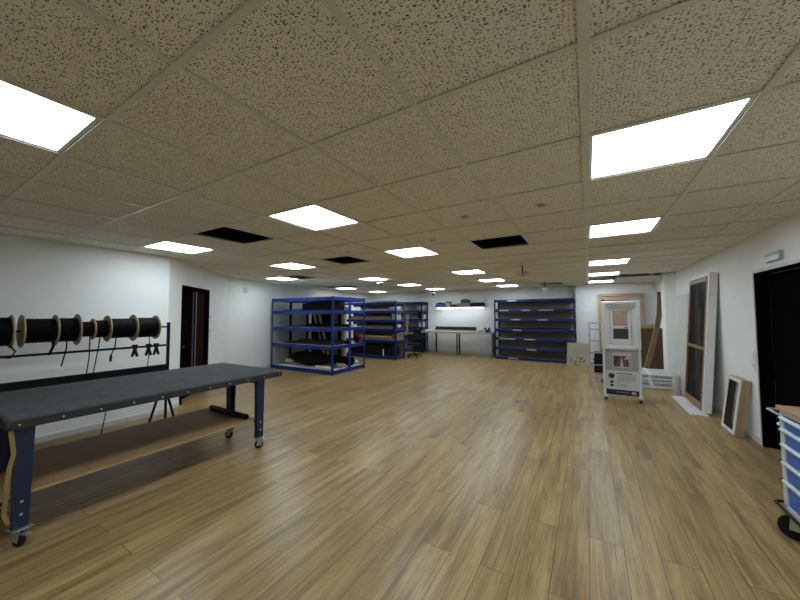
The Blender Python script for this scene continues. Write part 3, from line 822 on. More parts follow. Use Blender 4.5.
for q, (x, w_, h_) in enumerate(((-7.17, 0.25, 0.36), (-6.66, 0.235, 0.32), (-6.14, 0.26, 0.36), (-5.68, 0.175, 0.30))):
    bg_ = thing('black_bag', 'black bag on the bottom shelf of the second rack', 'bag', (x, 9.09, 0.096), 0, 'black bags on the bottom shelf')
    MB().box(-w_, w_, -0.20, 0.20, 0, h_).build('body', 'blacksheet', bg_, 0.05)
    MB().tube([(-0.08, -0.203, h_ * 0.55), (-0.05, -0.215, h_ * 0.85), (0.05, -0.215, h_ * 0.85), (0.08, -0.203, h_ * 0.55)], 0.008, 6).build('strap', 'cable', bg_)
sheet('white_stick', -5.91, -5.87, 8.845, 8.868, 0.095, 0.22, 'white', 'small white upright stick in front of the black bags', 'stick')
sheet('grey_beam', -7.4, -5.55, 8.98, 9.2, 1.886, 0.05, 'greyboard', 'long grey strip lying on top of the second blue rack', 'strip')

# --- contents of rack C
tag(MB().lathe([(0.05, -0.05), (0.13, -0.05), (0.14, 0), (0.13, 0.05), (0.05, 0.05), (0.05, -0.05)], (0, 0, 0), 'x', 20).build('cable_coil', 'cable', smooth=True, loc=(-5.70, 11.22, 1.437)), 'black cable coil standing at the end of the slim corner rack', 'coil')
sheet('white_carton', -5.86, -5.60, 11.37, 11.50, 1.295, 0.16, 'white', 'white carton beside the black coil on the slim corner rack', 'box')
sheet('grey_carton', -5.84, -5.60, 11.2, 11.48, 1.625, 0.18, 'greyboard', 'grey carton on the top compartment of the slim corner rack', 'box')
sheet('white_carton', -5.84, -5.60, 11.3, 11.40, 0.975, 0.20, 'white', 'narrow white box under the coil on the slim corner rack', 'box')
sheet('black_box', -5.95, -5.60, 11.1, 11.48, 0.615, 0.22, 'black', 'black box low on the slim corner rack under bench level', 'box')
sheet('black_box', -5.95, -5.60, 11.1, 11.48, 0.075, 0.40, 'black', 'black box on the bottom of the slim corner rack', 'box')

# black office chair parked before rack C
oc = thing('office_chair', 'black swivel chair parked between the second rack and the workbench', 'chair', (-5.18, 9.70, 0), 0.6)
MB().box(-0.22, 0.22, -0.21, 0.21, 0.42, 0.49).build('seat', 'black', oc, 0.03)
MB().box(-0.20, 0.20, 0.20, 0.25, 0.50, 0.80).move(tr(0, 0, 0)).build('backrest', 'black', oc, 0.03)
MB().tube([(0, 0.1, 0.42), (0, 0.27, 0.44), (0, 0.275, 0.6)], 0.018, 8).build('back_support', 'black', oc, smooth=True)
MB().cyl((0, 0, 0.09), (0, 0, 0.42), 0.025, 12).build('column', 'black', oc, smooth=True)
for q in range(5):
    a = q * 2 * PI / 5
    l = MB().tube([(0, 0, 0.11), (0.25 * math.cos(a), 0.25 * math.sin(a), 0.075)], [0.025, 0.016], 8).build('base_leg', 'black', oc, smooth=True)
    MB().lathe([(0, -0.02), (0.028, -0.02), (0.028, 0.02), (0, 0.02)], (0.25 * math.cos(a), 0.25 * math.sin(a), 0.028), 'y', 12).build('wheel', 'rubber', l, smooth=True)
for sx in (-1, 1):
    MB().tube([(sx * 0.2, 0.0, 0.44), (sx * 0.27, 0.0, 0.46), (sx * 0.27, 0.0, 0.66), (sx * 0.27, 0.16, 0.66)], 0.014, 8).build('armrest', 'black', oc, smooth=True)

# --- black panels on the empty wide rack D (one thin black sheet on the middle shelf)
tag(MB().box(0, 1.95, 0, 0.40, 0, 0.02).build('black_sheet', 'blacksheet', bevel=0.003, loc=(-2.45, 10.80, 0.99), rot=(0, 0, math.radians(-0.6))), 'thin black sheet on the middle shelf of the wide labelled rack', 'sheet')

# ------------------------------------------------------------------ long workbench at the back wall
wb = thing('workbench', 'long pale workbench on green steel legs at the back wall', 'workbench', (-3.95, 10.9, 0))
MB().box(-1.36, 1.20, -0.40, 0.42, 0.800, 0.852).build('bench_top', 'benchtop', wb, 0.004)
MB().box(-1.358, 1.198, -0.396, 0.42, 0.852, 0.860).build('bench_surface', 'benchsurf', wb)
for (x, y, m_) in ((-0.13, 0.02, 'green'), (1.165, -0.12, 'green'), (-0.17, 0.38, 'navy'), (1.10, 0.38, 'navy'), (-1.10, 0.38, 'navy')):
    MB().box(x - 0.025, x + 0.025, y - 0.025, y + 0.025, 0, 0.80).build('leg', m_, wb, 0.003)
MB().box(-0.165, -0.135, 0.045, 0.355, 0.3, 0.33).build('stretcher', 'green', wb, 0.003)
tag(MB().lathe([(0, 0), (0.02, 0), (0.07, 0.002), (0.077, 0.01), (0.077, 1.54), (0.07, 1.548), (0.02, 1.55), (0, 1.55)], (0, 0, 0), 'x', 20).build('plotter_roll', 'black', smooth=True, loc=(-5.0, 11.15, 0.939)), 'long black roll lying along the back of the workbench', 'roll')
tag(MB().box(0, 1.60, 0, 0.02, 0, 0.045).build('roll_rail', 'alu', bevel=0.003, loc=(-5.02, 11.06, 0.861)), 'low metal rail in front of the long black roll', 'rail')
for q, (x, y, w_, h_, m, lab) in enumerate(((-5.12, 10.62, 0.12, 0.06, 'white', 'small white box at the left end of the workbench'),
                                          (-4.98, 10.66, 0.05, 0.10, 'white', 'white bottle shaped tin near the left end of the workbench'),
                                          (-3.15, 10.75, 0.16, 0.06, 'greyboard', 'grey tray near the right end of the workbench'),
                                          (-3.0, 10.98, 0.1, 0.09, 'white', 'white cup sized box behind the grey tray'))):
    sheet('bench_box', x - w_ / 2, x + w_ / 2, y - 0.05, y + 0.05, 0.86, h_, m, lab, 'box')
v = thing('bench_vise', 'blue bench vise at the right end of the workbench', 'vise', (-2.88, 10.62, 0.86))
MB().box(-0.10, 0.10, -0.06, 0.06, 0, 0.05).box(-0.06, 0.06, -0.05, 0.05, 0.05, 0.10).build('body', 'blue', v, 0.006)
MB().box(-0.11, -0.07, -0.07, 0.07, 0.08, 0.16).box(0.02, 0.06, -0.07, 0.07, 0.08, 0.16).build('jaws', 'blue', v, 0.005)
MB().cyl((-0.10, 0, 0.09), (-0.2, 0, 0.09), 0.012, 10).cyl((-0.19, 0, 0.0), (-0.19, 0, 0.19), 0.007, 8).build('screw_handle', 'steel', v, smooth=True)

# wall shelf with strip light over the bench
wsY = 11.6
ws = thing('wall_shelf', 'narrow grey wall shelf carrying tools above the workbench', 'shelf', (-4.17, wsY, 1.735))
MB().box(-1.05, 1.04, -0.30, 0, 0, 0.022).build('shelf_board', 'greyboard', ws, 0.003)
for x in (-0.8, 0.0, 0.8):
    MB().prism([(-0.25, 0), (0, 0), (0, -0.16), (-0.02, -0.16), (-0.03, -0.03), (-0.25, -0.012)], x - 0.01, x + 0.01, 'x').build('bracket', 'white', ws)
sl = thing('strip_light', 'bright white strip light under the wall shelf', 'lamp', (-4.14, wsY - 0.22, 1.735))
MB().box(-0.92, 0.90, -0.04, 0.04, -0.02, 0).build('housing', 'white', sl, 0.003)
MB().box(-0.91, 0.89, -0.036, 0.036, -0.055, -0.02).build('diffuser', 'strip', sl, 0.006)
SY, SZ = wsY - 0.16, 1.757
def shelf_item(name, parts, loc, label, cat):
    r = thing(name, label, cat, loc)
    for nm, mb, m, bv in parts: mb.build(nm, m, r, bv)
    return r
shelf_item('tool_case', [('body', MB().box(-0.18, 0.18, -0.1, 0.1, 0, 0.10), 'bluebag', 0.01), ('lid', MB().box(-0.15, 0.17, -0.08, 0.08, 0.10, 0.15), 'blue', 0.01), ('handle', MB().box(-0.06, 0.06, -0.02, 0.02, 0.15, 0.17), 'black', 0.005)], (-4.93, SY, SZ), 'blue tool case on the wall shelf above the bench', 'tool case')
shelf_item('cordless_drill', [('body', MB().box(-0.10, 0.08, -0.03, 0.03, 0.13, 0.20), 'yellow', 0.015), ('grip', MB().prism([(0.02, 0.13), (0.07, 0.13), (0.10, 0.05), (0.05, 0.05)], -0.02, 0.02), 'black', 0.005), ('battery', MB().box(0.02, 0.13, -0.035, 0.035, 0, 0.055), 'black', 0.006), ('chuck', MB().cyl((-0.10, 0, 0.165), (-0.16, 0, 0.165), 0.018, 12), 'black', 0)], (-4.56, SY, SZ), 'yellow and black cordless drill standing beside the blue tool case', 'drill')
shelf_item('screw_box', [('body', MB().box(-0.09, 0.09, -0.07, 0.07, 0, 0.07), 'black', 0.006), ('lid', MB().box(-0.092, 0.092, -0.072, 0.072, 0.07, 0.085), 'chip', 0.004)], (-4.32, SY, SZ), 'small black box between the drill and the pinkish box', 'box')
shelf_item('carton', [('body', MB().box(-0.24, 0.24, -0.11, 0.11, 0, 0.12), 'pinkbox', 0.006), ('flap', MB().box(-0.24, 0.24, -0.112, 0.0, 0.12, 0.126), 'card', 0)], (-3.98, SY, SZ), 'brown pinkish box in the middle of the wall shelf', 'box')
shelf_item('machine_case', [('body', MB().box(-0.15, 0.15, -0.1, 0.1, 0, 0.13), 'chip', 0.012), ('handle', MB().frame(-0.07, 0.07, 0.12, 0.165, 0.014, -0.015, 0.015), 'black', 0.003)], (-3.93, SY, SZ + 0.127), 'dark grey case lying on top of the pinkish box', 'case')
shelf_item('tool_bag', [('body', MB().box(-0.26, 0.26, -0.1, 0.1, 0, 0.11), 'black', 0.02), ('flap', MB().box(-0.22, 0.22, -0.08, 0.08, 0.11, 0.14), 'chip', 0.01)], (-3.46, SY, SZ), 'long black tool bag toward the right end of the wall shelf', 'bag')
shelf_item('spray_bottle', [('body', MB().lathe([(0, 0), (0.03, 0), (0.032, 0.01), (0.032, 0.13), (0.014, 0.17), (0.014, 0.2), (0, 0.2)]), 'white', 0), ('trigger', MB().box(-0.05, 0.02, -0.012, 0.012, 0.2, 0.235), 'black', 0.004)], (-3.16, SY + 0.02, SZ), 'white spray bottle at the right end of the wall shelf', 'bottle')

# ------------------------------------------------------------------ beige panel before the wide rack
MM = tr(-0.27, 10.43, 0) @ rz(math.radians(-12)) @ rx(math.radians(-10))
pn = thing('leaning_panel', 'beige grey square board with black splashes leaning on the wide blue rack', 'board')
pn.matrix_world = MM
MB().box(-0.31, 0.29, 0, 0.02, 0.0, 0.64).build('board', 'beigeboard', pn, 0.002)
sp = MB()
rnd = random.Random(5)
for q in range(26):
    a = rnd.gauss(0, 1); bq = rnd.gauss(0, 1)
    x = 0.0 + a * 0.09; z = 0.17 + bq * 0.06 - abs(a) * 0.03
    z = max(0.03, z); r_ = rnd.uniform(0.006, 0.028)
    n = 8
    poly = [(x + r_ * rnd.uniform(0.5, 1.3) * math.cos(2 * PI * k / n), z + r_ * rnd.uniform(0.5, 1.2) * math.sin(2 * PI * k / n)) for k in range(n)]
    sp.prism(poly, -0.0015, 0.0005 + 0.00001 * q, 'y')
sp.build('paint_splash', 'ink', pn)

# ------------------------------------------------------------------ aluminium ladder and things behind the display
lad = thing('ladder', 'narrow aluminium ladder leaning against the big framed panel', 'ladder', (0.16, 7.72, 0))
ang = math.radians(-12)
LM = rx(ang)
MB().box(-0.165, -0.14, -0.03, 0.03, 0.0, 1.30).move(LM).build('rail', 'alu', lad, 0.003)
MB().box(0.215, 0.24, -0.03, 0.03, 0.0, 1.30).move(LM).build('rail', 'alu', lad, 0.003)
for q in range(5):
    z = 0.16 + q * 0.25
    MB().box(-0.14, 0.215, -0.015, 0.015, z, z + 0.022).move(LM).build('rung', 'alu', lad, 0.002)
rear = rx(math.radians(14))
MB().box(-0.155, -0.135, -0.02, 0.02, 0, 1.27).move(tr(0, 0.62, 0) @ rear).build('rear_rail', 'alu', lad, 0.003)
MB().box(0.21, 0.23, -0.02, 0.02, 0, 1.27).move(tr(0, 0.62, 0) @ rear).build('rear_rail', 'alu', lad, 0.003)
MB().box(-0.17, 0.245, 0.24, 0.36, 1.265, 1.29).build('top_tread', 'alu', lad, 0.003)
cr = thing('crate', 'black crate on the floor behind the ladder', 'crate', (0.30, 9.6, 0))
MB().box(-0.20, 0.22, -0.15, 0.15, 0.06, 0.30).build('body', 'black', cr, 0.008)
MB().box(-0.21, 0.23, -0.16, 0.16, 0.30, 0.33).build('rim', 'black', cr, 0.004)
MB().box(-0.2, 0.22, -0.15, 0.15, 0.0, 0.06).build('base', 'rubber', cr, 0.004)
cr = thing('crate', 'black crate stacked on the lower one behind the ladder', 'crate', (0.30, 9.6, 0.331))
MB().box(-0.19, 0.21, -0.14, 0.14, 0.0, 0.14).build('body', 'black', cr, 0.008)
MB().box(-0.20, 0.22, -0.15, 0.15, 0.14, 0.165).build('rim', 'black', cr, 0.004)
tag(MB().blob((0.31, 8.1, 0.05), (0.12, 0.10, 0.05), 0.1, 16, 8, 2).build('plastic_bag', 'bluebag', smooth=True), 'blue plastic bag on the floor behind the ladder foot', 'bag')
bf = thing('framed_panel', 'tall wood framed panel leaning on the white wall behind the display stand', 'panel', (0.82, 11.02, 0))
bf.rotation_euler = (math.radians(-5), 0, 0)
MB().frame(-0.55, 0.55, 0, 2.06, 0.075, -0.03, 0.03).build('frame', 'oak', bf, 0.004)
MB().box(-0.475, 0.23, -0.005, 0.01, 0.075, 1.985).build('brown_panel', 'pinkboard', bf)
MB().box(0.23, 0.475, -0.02, 0.01, 0.075, 1.985).build('grey_panel', 'greyboard', bf)
MB().box(-0.475, 0.23, -0.012, -0.005, 1.86, 1.875).box(-0.475, -0.40, -0.014, -0.005, 1.84, 1.90).build('fitting', 'doorbrown', bf)

# ------------------------------------------------------------------ window display stand
ds = thing('window_display', 'white wheeled display stand showing a small window above a poster', 'display stand', (0.475, 6.70, 0))
DW, DT = 0.27, 1.69
MB().box(-DW, -DW + 0.035, -0.06, 0.06, 0.05, DT - 0.02).box(DW - 0.035, DW, -0.06, 0.06, 0.05, DT - 0.02).box(-DW + 0.035, DW - 0.035, 0.0, 0.05, 0.07, 0.86).build('stand_body', 'white', ds, 0.006)
wf = MB().frame(-DW - 0.005, DW + 0.005, 0.86, DT, 0.055, -0.075, 0.05, wb=0.05, wt=0.05).build('window_frame', 'pvc', ds, 0.008)
MB().frame(-0.2195, 0.2195, 0.91, 1.639, 0.062, -0.05, 0.03, wb=0.036, wt=0.078).build('inner_frame', 'pvc', wf, 0.005)
sh = MB().frame(-0.153, 0.153, 0.95, 1.556, 0.045, -0.040, 0.01, wb=0.085, wt=0.035)
sh.box(-0.109, 0.109, -0.038, 0.008, 1.215, 1.262)
so = sh.build('sash', 'pvc', ds, 0.006)
MB().box(-0.109, 0.109, -0.018, -0.010, 1.262, 1.522).build('glass_pane', 'glasspane', so)
MB().box(-0.109, 0.109, -0.018, -0.010, 1.034, 1.215).build('glass_pane', 'glassdark', so, label='darker lower window pane')
MB().frame(-0.158, 0.158, 0.945, 1.562, 0.007, -0.046, -0.041).build('seal_or_shade', 'inkgrey', so)  # thin grey outline stands in for the shade in the recess around the sash
MB().box(0.055, 0.10, -0.052, -0.038, 1.23, 1.245).build('sash_handle', 'ink', so, 0.002)
MB().box(-0.20, 0.20, -0.062, -0.051, 1.578, 1.598).build('recess_shade_bar', 'detector', ds, 0.003)  # dark bar stands in for the recess shadow below the top frame
# poster: printed fields lie 1-2 mm apart on the board
po = MB().box(-0.232, 0.232, -0.006, 0.0, 0.075, 0.86).build('poster', 'poster', ds)
MB().box(-0.232, 0.232, -0.0075, -0.006, 0.49, 0.84).build('printed_field', 'postergrey', po)
MB().box(-0.13, 0.14, -0.009, -0.0075, 0.54, 0.80).build('printed_photo', 'photowhite', po)
ph = MB().box(-0.115, 0.125, -0.010, -0.009, 0.56, 0.745)
ph.build('printed_photo', 'photodark', po)
MB().prism([(-0.07, 0.56), (-0.02, 0.56), (0.0, 0.66), (0.03, 0.56), (0.09, 0.56), (0.06, 0.74), (-0.04, 0.74)], -0.011, -0.010).build('printed_curtain', 'photopink', po)
MB().prism([(-0.02, 0.56), (0.025, 0.56), (0.01, 0.70), (-0.005, 0.70)], -0.012, -0.011).build('printed_curtain', 'photowhite', po)
MB().prism([(0.04, 0.70), (0.10, 0.76), (0.115, 0.74), (0.12, 0.57), (0.105, 0.57), (0.095, 0.70), (0.05, 0.68)], -0.012, -0.0105).build('printed_frame', 'photowhite', po)
hd = MB()
x = -0.075
for wd in (0.028, 0.05, 0.06, 0.05, 0.04):
    hd.box(x, x + wd - 0.006, -0.0075, -0.006, 0.435, 0.450); x += wd
hd.build('printed_heading', 'ink', po)
for row, z in enumerate([0.408 - 0.0165 * q for q in range(7)] + [0.262 - 0.0165 * q for q in range(4)]):
    xe = (0.19, 0.18, 0.19, 0.185, 0.19, 0.188, 0.10, 0.06, 0.05, 0.10, 0.07)[row]
    MB().box(-0.075, xe, -0.0073, -0.006, z, z + 0.006).build('text_line', 'inkgrey', po)
MB().lathe([(0, -0.0075), (0.045, -0.0075), (0.045, -0.006), (0, -0.006)], (-0.15, 0, 0.395), 'y', 24).build('printed_icon', 'ink', po)
MB().box(-0.172, -0.125, -0.0075, -0.006, 0.27, 0.312).build('printed_icon', 'ink', po)
MB().box(-0.172, -0.125, -0.0075, -0.006, 0.215, 0.255).build('printed_icon', 'ink', po)
nv = MB().box(-0.232, 0.232, -0.0085, -0.006, 0.075, 0.165).build('printed_band', 'posternavy', po)
MB().box(-0.09, 0.10, -0.0095, -0.0085, 0.122, 0.132).build('text_line', 'inkgrey', nv)
MB().box(0.13, 0.19, -0.0095, -0.0085, 0.10, 0.145).build('printed_sticker', 'sticker', nv)
for x in (-0.24, 0.24):
    f = MB().box(x - 0.03, x + 0.03, -0.16, 0.16, 0.052, 0.075).build('foot', 'cartgrey', ds, 0.003)
    for y in (-0.13, 0.13):
        MB().lathe([(0, -0.012), (0.022, -0.012), (0.0255, -0.007), (0.0255, 0.007), (0.022, 0.012), (0, 0.012)], (x, y, 0.026), 'x', 16).build('wheel', 'rubber', f, smooth=True)

# ------------------------------------------------------------------ right corner: box, plank, packs, white board
cbx = thing('cardboard_box', 'tall brown cardboard box standing against the wall left of the white pillar', 'box', (1.33, 10.33, 0))
MB().box(-0.25, 0.27, -0.10, 0.20, 0, 1.10).build('body', 'carddark', cbx, 0.004)
MB().prism([(-0.25, 1.10), (0.10, 1.10), (0.12, 1.20), (-0.20, 1.19)], -0.108, -0.100).build('flap', 'card', cbx)
MB().prism([(-0.10, 1.10), (0.20, 1.10), (0.22, 1.15), (-0.16, 1.20)], -0.262, -0.254, 'x').build('flap', 'card', cbx)
MB().box(-0.251, -0.18, -0.104, -0.1, 0.0, 1.10).build('corner_strip', 'card', cbx)
cp = thing('curved_plank', 'long brown curved plank leaning between cardboard box and white pillar', 'plank', (0, 0, 0))
pts = [(1.12, 9.55, 0.012), (1.19, 9.6, 0.22), (1.27, 9.68, 0.5), (1.35, 9.73, 0.80), (1.42, 9.78, 1.10), (1.475, 9.8, 1.40), (1.505, 9.82, 1.7), (1.515, 9.83, 2.0)]
q_ = MB(); rows = []
for i, p in enumerate(pts):
    p = Vector(p)
    w_ = 0.046 + 0.004 * i / 6
    rows.append([q_.bm.verts.new(p + Vector((-w_, -0.012, 0.01))), q_.bm.verts.new(p + Vector((w_, -0.012, -0.01))), q_.bm.verts.new(p + Vector((w_, 0.012, -0.01))), q_.bm.verts.new(p + Vector((-w_, 0.012, 0.01)))])
for a, b in zip(rows, rows[1:]):
    for k in range(4): q_.bm.faces.new((a[k], a[(k + 1) % 4], b[(k + 1) % 4], b[k]))
q_.bm.faces.new(rows[0]); q_.bm.faces.new(list(reversed(rows[-1])))
q_.build('board', 'walnut', cp, smooth=True)
ed = MB()
ed.tube([Vector(p) + Vector((-0.050 - 0.004 * i / 6, -0.006, 0.01)) for i, p in enumerate(pts)], 0.009, 6)
ed.build('edge_strip', 'oak', cp, smooth=True)

zz = 0.0
for q, (dx, th, w_, lab) in enumerate(((0.02, 0.085, 0.62, 'lowest white wrapped profile pack of the stack beside the pillar'),
                                      (0.0, 0.075, 0.60, 'second white wrapped profile pack from the floor in the stack'),
                                      (-0.02, 0.07, 0.60, 'third white wrapped profile pack from the floor in the stack'),
                                      (0.0, 0.05, 0.58, 'crumpled topmost white pack on the stack beside the pillar'))):
    pk = thing('profile_pack', lab, 'pack', (1.115 + dx, 8.45, zz), 0.0, 'white packs stacked by the pillar')
    MB().box(-w_ / 2, w_ / 2, -0.5, 0.35, 0.004, th - 0.004).build('wrapping', 'foil', pk, 0.02)
    MB().box(-w_ / 2 + 0.03, w_ / 2 - 0.03, -0.504, -0.498, 0.012, th * 0.45).build('end_cap', 'stonegrey' if q % 2 else 'pvc', pk, 0.002)
    MB().box(-0.12, -0.06, -0.506, 0.354, 0.001, th).build('strap', 'pvc', pk)
    zz += th
wbm = tr(1.462, 8.0, 0) @ ry(math.radians(3.4))
o = MB().box(-0.012, 0.012, -0.42, 0.42, 0, 1.84).build('white_board', 'boardcream', bevel=0.003)
o.matrix_world = wbm; tag(o, 'plain white board leaning on the right wall left of the tall screen door', 'board')
fr_ = thing('foam_roll', 'pale foam roll standing on the floor in front of the leaning white board', 'roll', (1.36, 7.60, 0))
MB().lathe([(0.02, 0), (0.06, 0), (0.062, 0.32), (0.05, 0.34), (0.02, 0.33), (0.02, 0)], (0, 0, 0), 'z', 20).build('foam', 'stonegrey', fr_, smooth=True)
MB().lathe([(0.014, 0), (0.02, 0), (0.02, 0.335), (0.014, 0.335), (0.014, 0)], (0, 0, 0), 'z', 14).build('core', 'tan', fr_, smooth=True)

# ------------------------------------------------------------------ tall screen door leaning on the right wall
tag(MB().box(1.235, 1.44, 6.16, 7.36, 0.0, 0.022).build('sill_board', 'white', bevel=0.004), 'white sill board lying on the floor under the tall screen door', 'board')
sd = thing('screen_door', 'tall white screen door with brown inner frame leaning on the right wall', 'door')
sd.matrix_world = tr(1.44, 6.83, 0.023) @ ry(math.radians(3.9)) @ rz(PI / 2)
# local: x along wall (+x = far), y = toward -X of the room, z up
MB().box(-0.545, -0.50, -0.06, 0.04, 0, 2.06).build('casing', 'pvc', sd, 0.006)
MB().box(0.49, 0.525, -0.06, 0.04, 0, 2.06).build('casing', 'pvc', sd, 0.006)
MB().box(-0.50, 0.49, -0.055, 0.04, 2.01, 2.06).build('top_casing', 'pvc', sd, 0.006)
fm = MB().frame(-0.495, 0.485, 0.01, 2.005, 0.05, 0.0, 0.043, wb=0.10, wt=0.07)
fm.box(-0.445, 0.435, 0.0, 0.041, 0.90, 0.95)
fo = fm.build('inner_frame', 'darkwood', sd, 0.004)
MB().box(-0.445, 0.435, 0.018, 0.022, 0.95, 1.935).build('screen_mesh', 'screen', fo)
MB().box(-0.445, 0.435, 0.018, 0.022, 0.11, 0.90).build('screen_mesh', 'screen', fo)
MB().box(-0.35, -0.33, 0.016, 0.024, 0.95, 1.93).box(0.06, 0.07, 0.016, 0.024, 0.95, 1.93).build('pleat_bar', 'blacksheet', fo)

# small leaning frame
sf = thing('insect_screen_frame', 'small white and wood framed screen leaning on the right wall by the dark doorway', 'frame')
sf.matrix_world = tr(1.50, 5.56, 0.003) @ ry(math.radians(7.5)) @ rz(PI / 2)
MB().frame(-0.21, 0.21, 0, 0.68, 0.02, -0.045, 0.03).build('outer_frame', 'oak', sf, 0.003)
MB().frame(-0.205, 0.205, 0.005, 0.675, 0.042, 0.03, 0.045).build('front_frame', 'pvc', sf, 0.004)
MB().box(-0.165, 0.165, 0.01, 0.014, 0.045, 0.635).build('screen_mesh', 'screengrey', sf)
MB().frame(-0.172, 0.172, 0.04, 0.64, 0.012, 0.02, 0.034).build('seal_or_shade', 'rubber', sf)

# ------------------------------------------------------------------ tool cart at the right edge
ct = thing('tool_cart', 'blue drawer tool cart with beech top on casters at the right edge', 'cart', (1.30, 2.80, 0))
X0, X1, Y0, Y1 = -0.205, 0.255, -0.40, 0.385
BZ = 0.192
cb2 = MB()
cb2.box(X0, X0 + 0.02, Y1 - 0.05, Y1, BZ, 0.822); cb2.box(X0, X0 + 0.02, Y0, Y0 + 0.05, BZ, 0.822)
cb2.box(X0 + 0.02, X1, Y1 - 0.02, Y1, BZ, 0.822); cb2.box(X0 + 0.02, X1, Y0, Y0 + 0.02, BZ, 0.822)
cb2.box(X1 - 0.02, X1, Y0 + 0.02, Y1 - 0.02, BZ, 0.822)
cb2.box(X0, X1, Y0, Y1, BZ - 0.012, BZ + 0.018); cb2.box(X0, X0 + 0.03, Y0 + 0.05, Y1 - 0.05, 0.80, 0.822)
cb2.build('body', 'cartgrey', ct, 0.003)
MB().box(X0 - 0.012, X1 + 0.012, Y0 - 0.01, Y1 + 0.012, 0.823, 0.852).build('top', 'beech', ct, 0.004)
tops = [0.790, 0.712, 0.612, 0.495, 0.374, 0.208]
for a, b in zip(tops, tops[1:]):
    d = MB().box(X0 + 0.006, X0 + 0.022, Y0 + 0.052, Y1 - 0.052, b + 0.006, a).build('drawer', 'cartblue', ct, 0.002)
    MB().prism([(X0 - 0.014, a - 0.020), (X0 + 0.006, a - 0.026), (X0 + 0.006, a - 0.001), (X0 - 0.006, a - 0.001), (X0 - 0.014, a - 0.010)], Y0 + 0.045, Y1 - 0.022).build('handle', 'cartgrey', d, 0.002)
    MB().box(X0 - 0.015, X0 + 0.006, Y1 - 0.022, Y1 - 0.016, a - 0.025, a).build('handle_cap', 'black', d, 0.001)
MB().tube([(X0 + 0.02, Y1, 0.775), (X0 - 0.02, Y1 + 0.10, 0.80), (X0 - 0.015, Y1 + 0.115, 0.80), (X1 - 0.03, Y1 + 0.115, 0.80), (X1 - 0.02, Y1, 0.775)], 0.009, 10).build('push_handle', 'alu', ct, smooth=True)
MB().cyl((X0 + 0.01, Y1 + 0.005, 0.72), (X0 + 0.01, Y1 + 0.03, 0.72), 0.014, 10).build('lock', 'white', ct, smooth=True)
MB().tube([(X0 - 0.005, Y0, BZ), (X0 - 0.028, Y0 + 0.02, BZ), (X0 - 0.028, Y1 + 0.03, BZ + 0.004), (X0 + 0.0, Y1 + 0.05, BZ + 0.004), (X1 - 0.02, Y1 + 0.05, BZ), (X1, Y1, BZ)], 0.009, 8).build('bumper', 'black', ct, smooth=True)
for (x, y, a) in ((X0 + 0.035, Y1 - 0.04, -0.34), (X1 - 0.06, Y1 - 0.08, -0.34), (X0 + 0.045, Y0 + 0.08, 0.2), (X1 - 0.06, Y0 + 0.08, 0.2)):
    caster(ct, x, y, 0.075, a)
sc_ = thing('screwdriver', 'red handled screwdriver lying on the beech top of the tool cart', 'screwdriver', (1.25, 3.02, 0.8655), -1.25)
MB().lathe([(0, 0), (0.010, 0.0), (0.013, 0.01), (0.011, 0.05), (0.013, 0.09), (0.008, 0.11), (0, 0.11)], (0, 0, 0), 'x', 14).build('handle', 'red', sc_, smooth=True)
MB().cyl((0.11, 0, 0), (0.24, 0, 0), 0.0035, 8).build('shaft', 'steel', sc_, smooth=True)

# ------------------------------------------------------------------ small wall and ceiling fittings
ex = thing('exit_sign', 'grey green emergency sign box above the dark doorway on the right wall', 'sign', (XR, 4.66, 2.045))
MB().box(-0.03, 0, -0.15, 0.15, -0.045, 0.045).build('housing', 'exitgreen', ex, 0.01)
MB().box(-0.033, -0.029, -0.14, 0.14, -0.04, 0.008).build('lens', 'exitlens', ex, 0.004)
sw = thing('light_switch', 'white double switch plate on the right wall beside the dark doorway', 'switch', (XR, 5.27, 0.93))
MB().box(-0.010, 0, -0.04, 0.04, -0.12, 0.12).build('plate', 'pvc', sw, 0.003)
MB().box(-0.014, -0.009, -0.028, 0.028, 0.03, 0.09).build('rocker', 'white', sw, 0.002)
MB().lathe([(0.024, -0.0105), (0.024, -0.013), (0.02, -0.013), (0.02, -0.0105), (0.024, -0.0105)], (0, 0, -0.06), 'x', 20).build('socket', 'cartgrey', sw)
def diag_plate(name, s, z, h_, w_, label, cat, rock):
    p = thing(name, label, cat, DM @ Vector((s, 0, z)), dang)
    MB().box(-w_ / 2, w_ / 2, -0.010, 0, -h_ / 2, h_ / 2).build('plate', 'pvc', p, 0.003)
    for q in rock: MB().box(-w_ * 0.3, w_ * 0.3, -0.014, -0.009, q - 0.022, q + 0.022).build('rocker', 'cartgrey', p, 0.002)
diag_plate('light_switch', 1.67, 1.10, 0.19, 0.07, 'tall white switch plate beside the dark door on the diagonal wall', 'switch', (-0.045, 0.045))
diag_plate('thermostat', 1.67, 1.43, 0.07, 0.06, 'small square thermostat above the switch plate beside the dark door', 'thermostat', (0.0,))
m_, l_ = frame_of(WL[1], WL[2])
pl = thing('junction_cover', 'small pale square cover plate high on the far left wall', 'plate', m_ @ Vector((0.55, 0, 2.10)), math.atan2(WL[2].y - WL[1].y, WL[2].x - WL[1].x))
MB().box(-0.06, 0.06, -0.008, 0, -0.06, 0.06).build('plate', 'label', pl, 0.002)
MB().box(-0.05, 0.05, -0.010, -0.008, -0.05, 0.05).build('lid', 'trim', pl, 0.002)
ou = thing('wall_socket', 'white double wall socket low on the left wall under the table', 'socket', (XL, 1.33, 0.28))
MB().box(0, 0.010, -0.075, 0.075, -0.04, 0.04).build('plate', 'pvc', ou, 0.003)
for y in (-0.036, 0.036): MB().lathe([(0.024, 0.0105), (0.024, 0.013), (0.02, 0.013), (0.02, 0.0105), (0.024, 0.0105)], (0, y, 0), 'x', 20).build('socket', 'cartgrey', ou)
fb = thing('floor_socket', 'metal framed socket cover set into the wood floor', 'floor socket', (-0.98, 5.70, 0), 0.0)
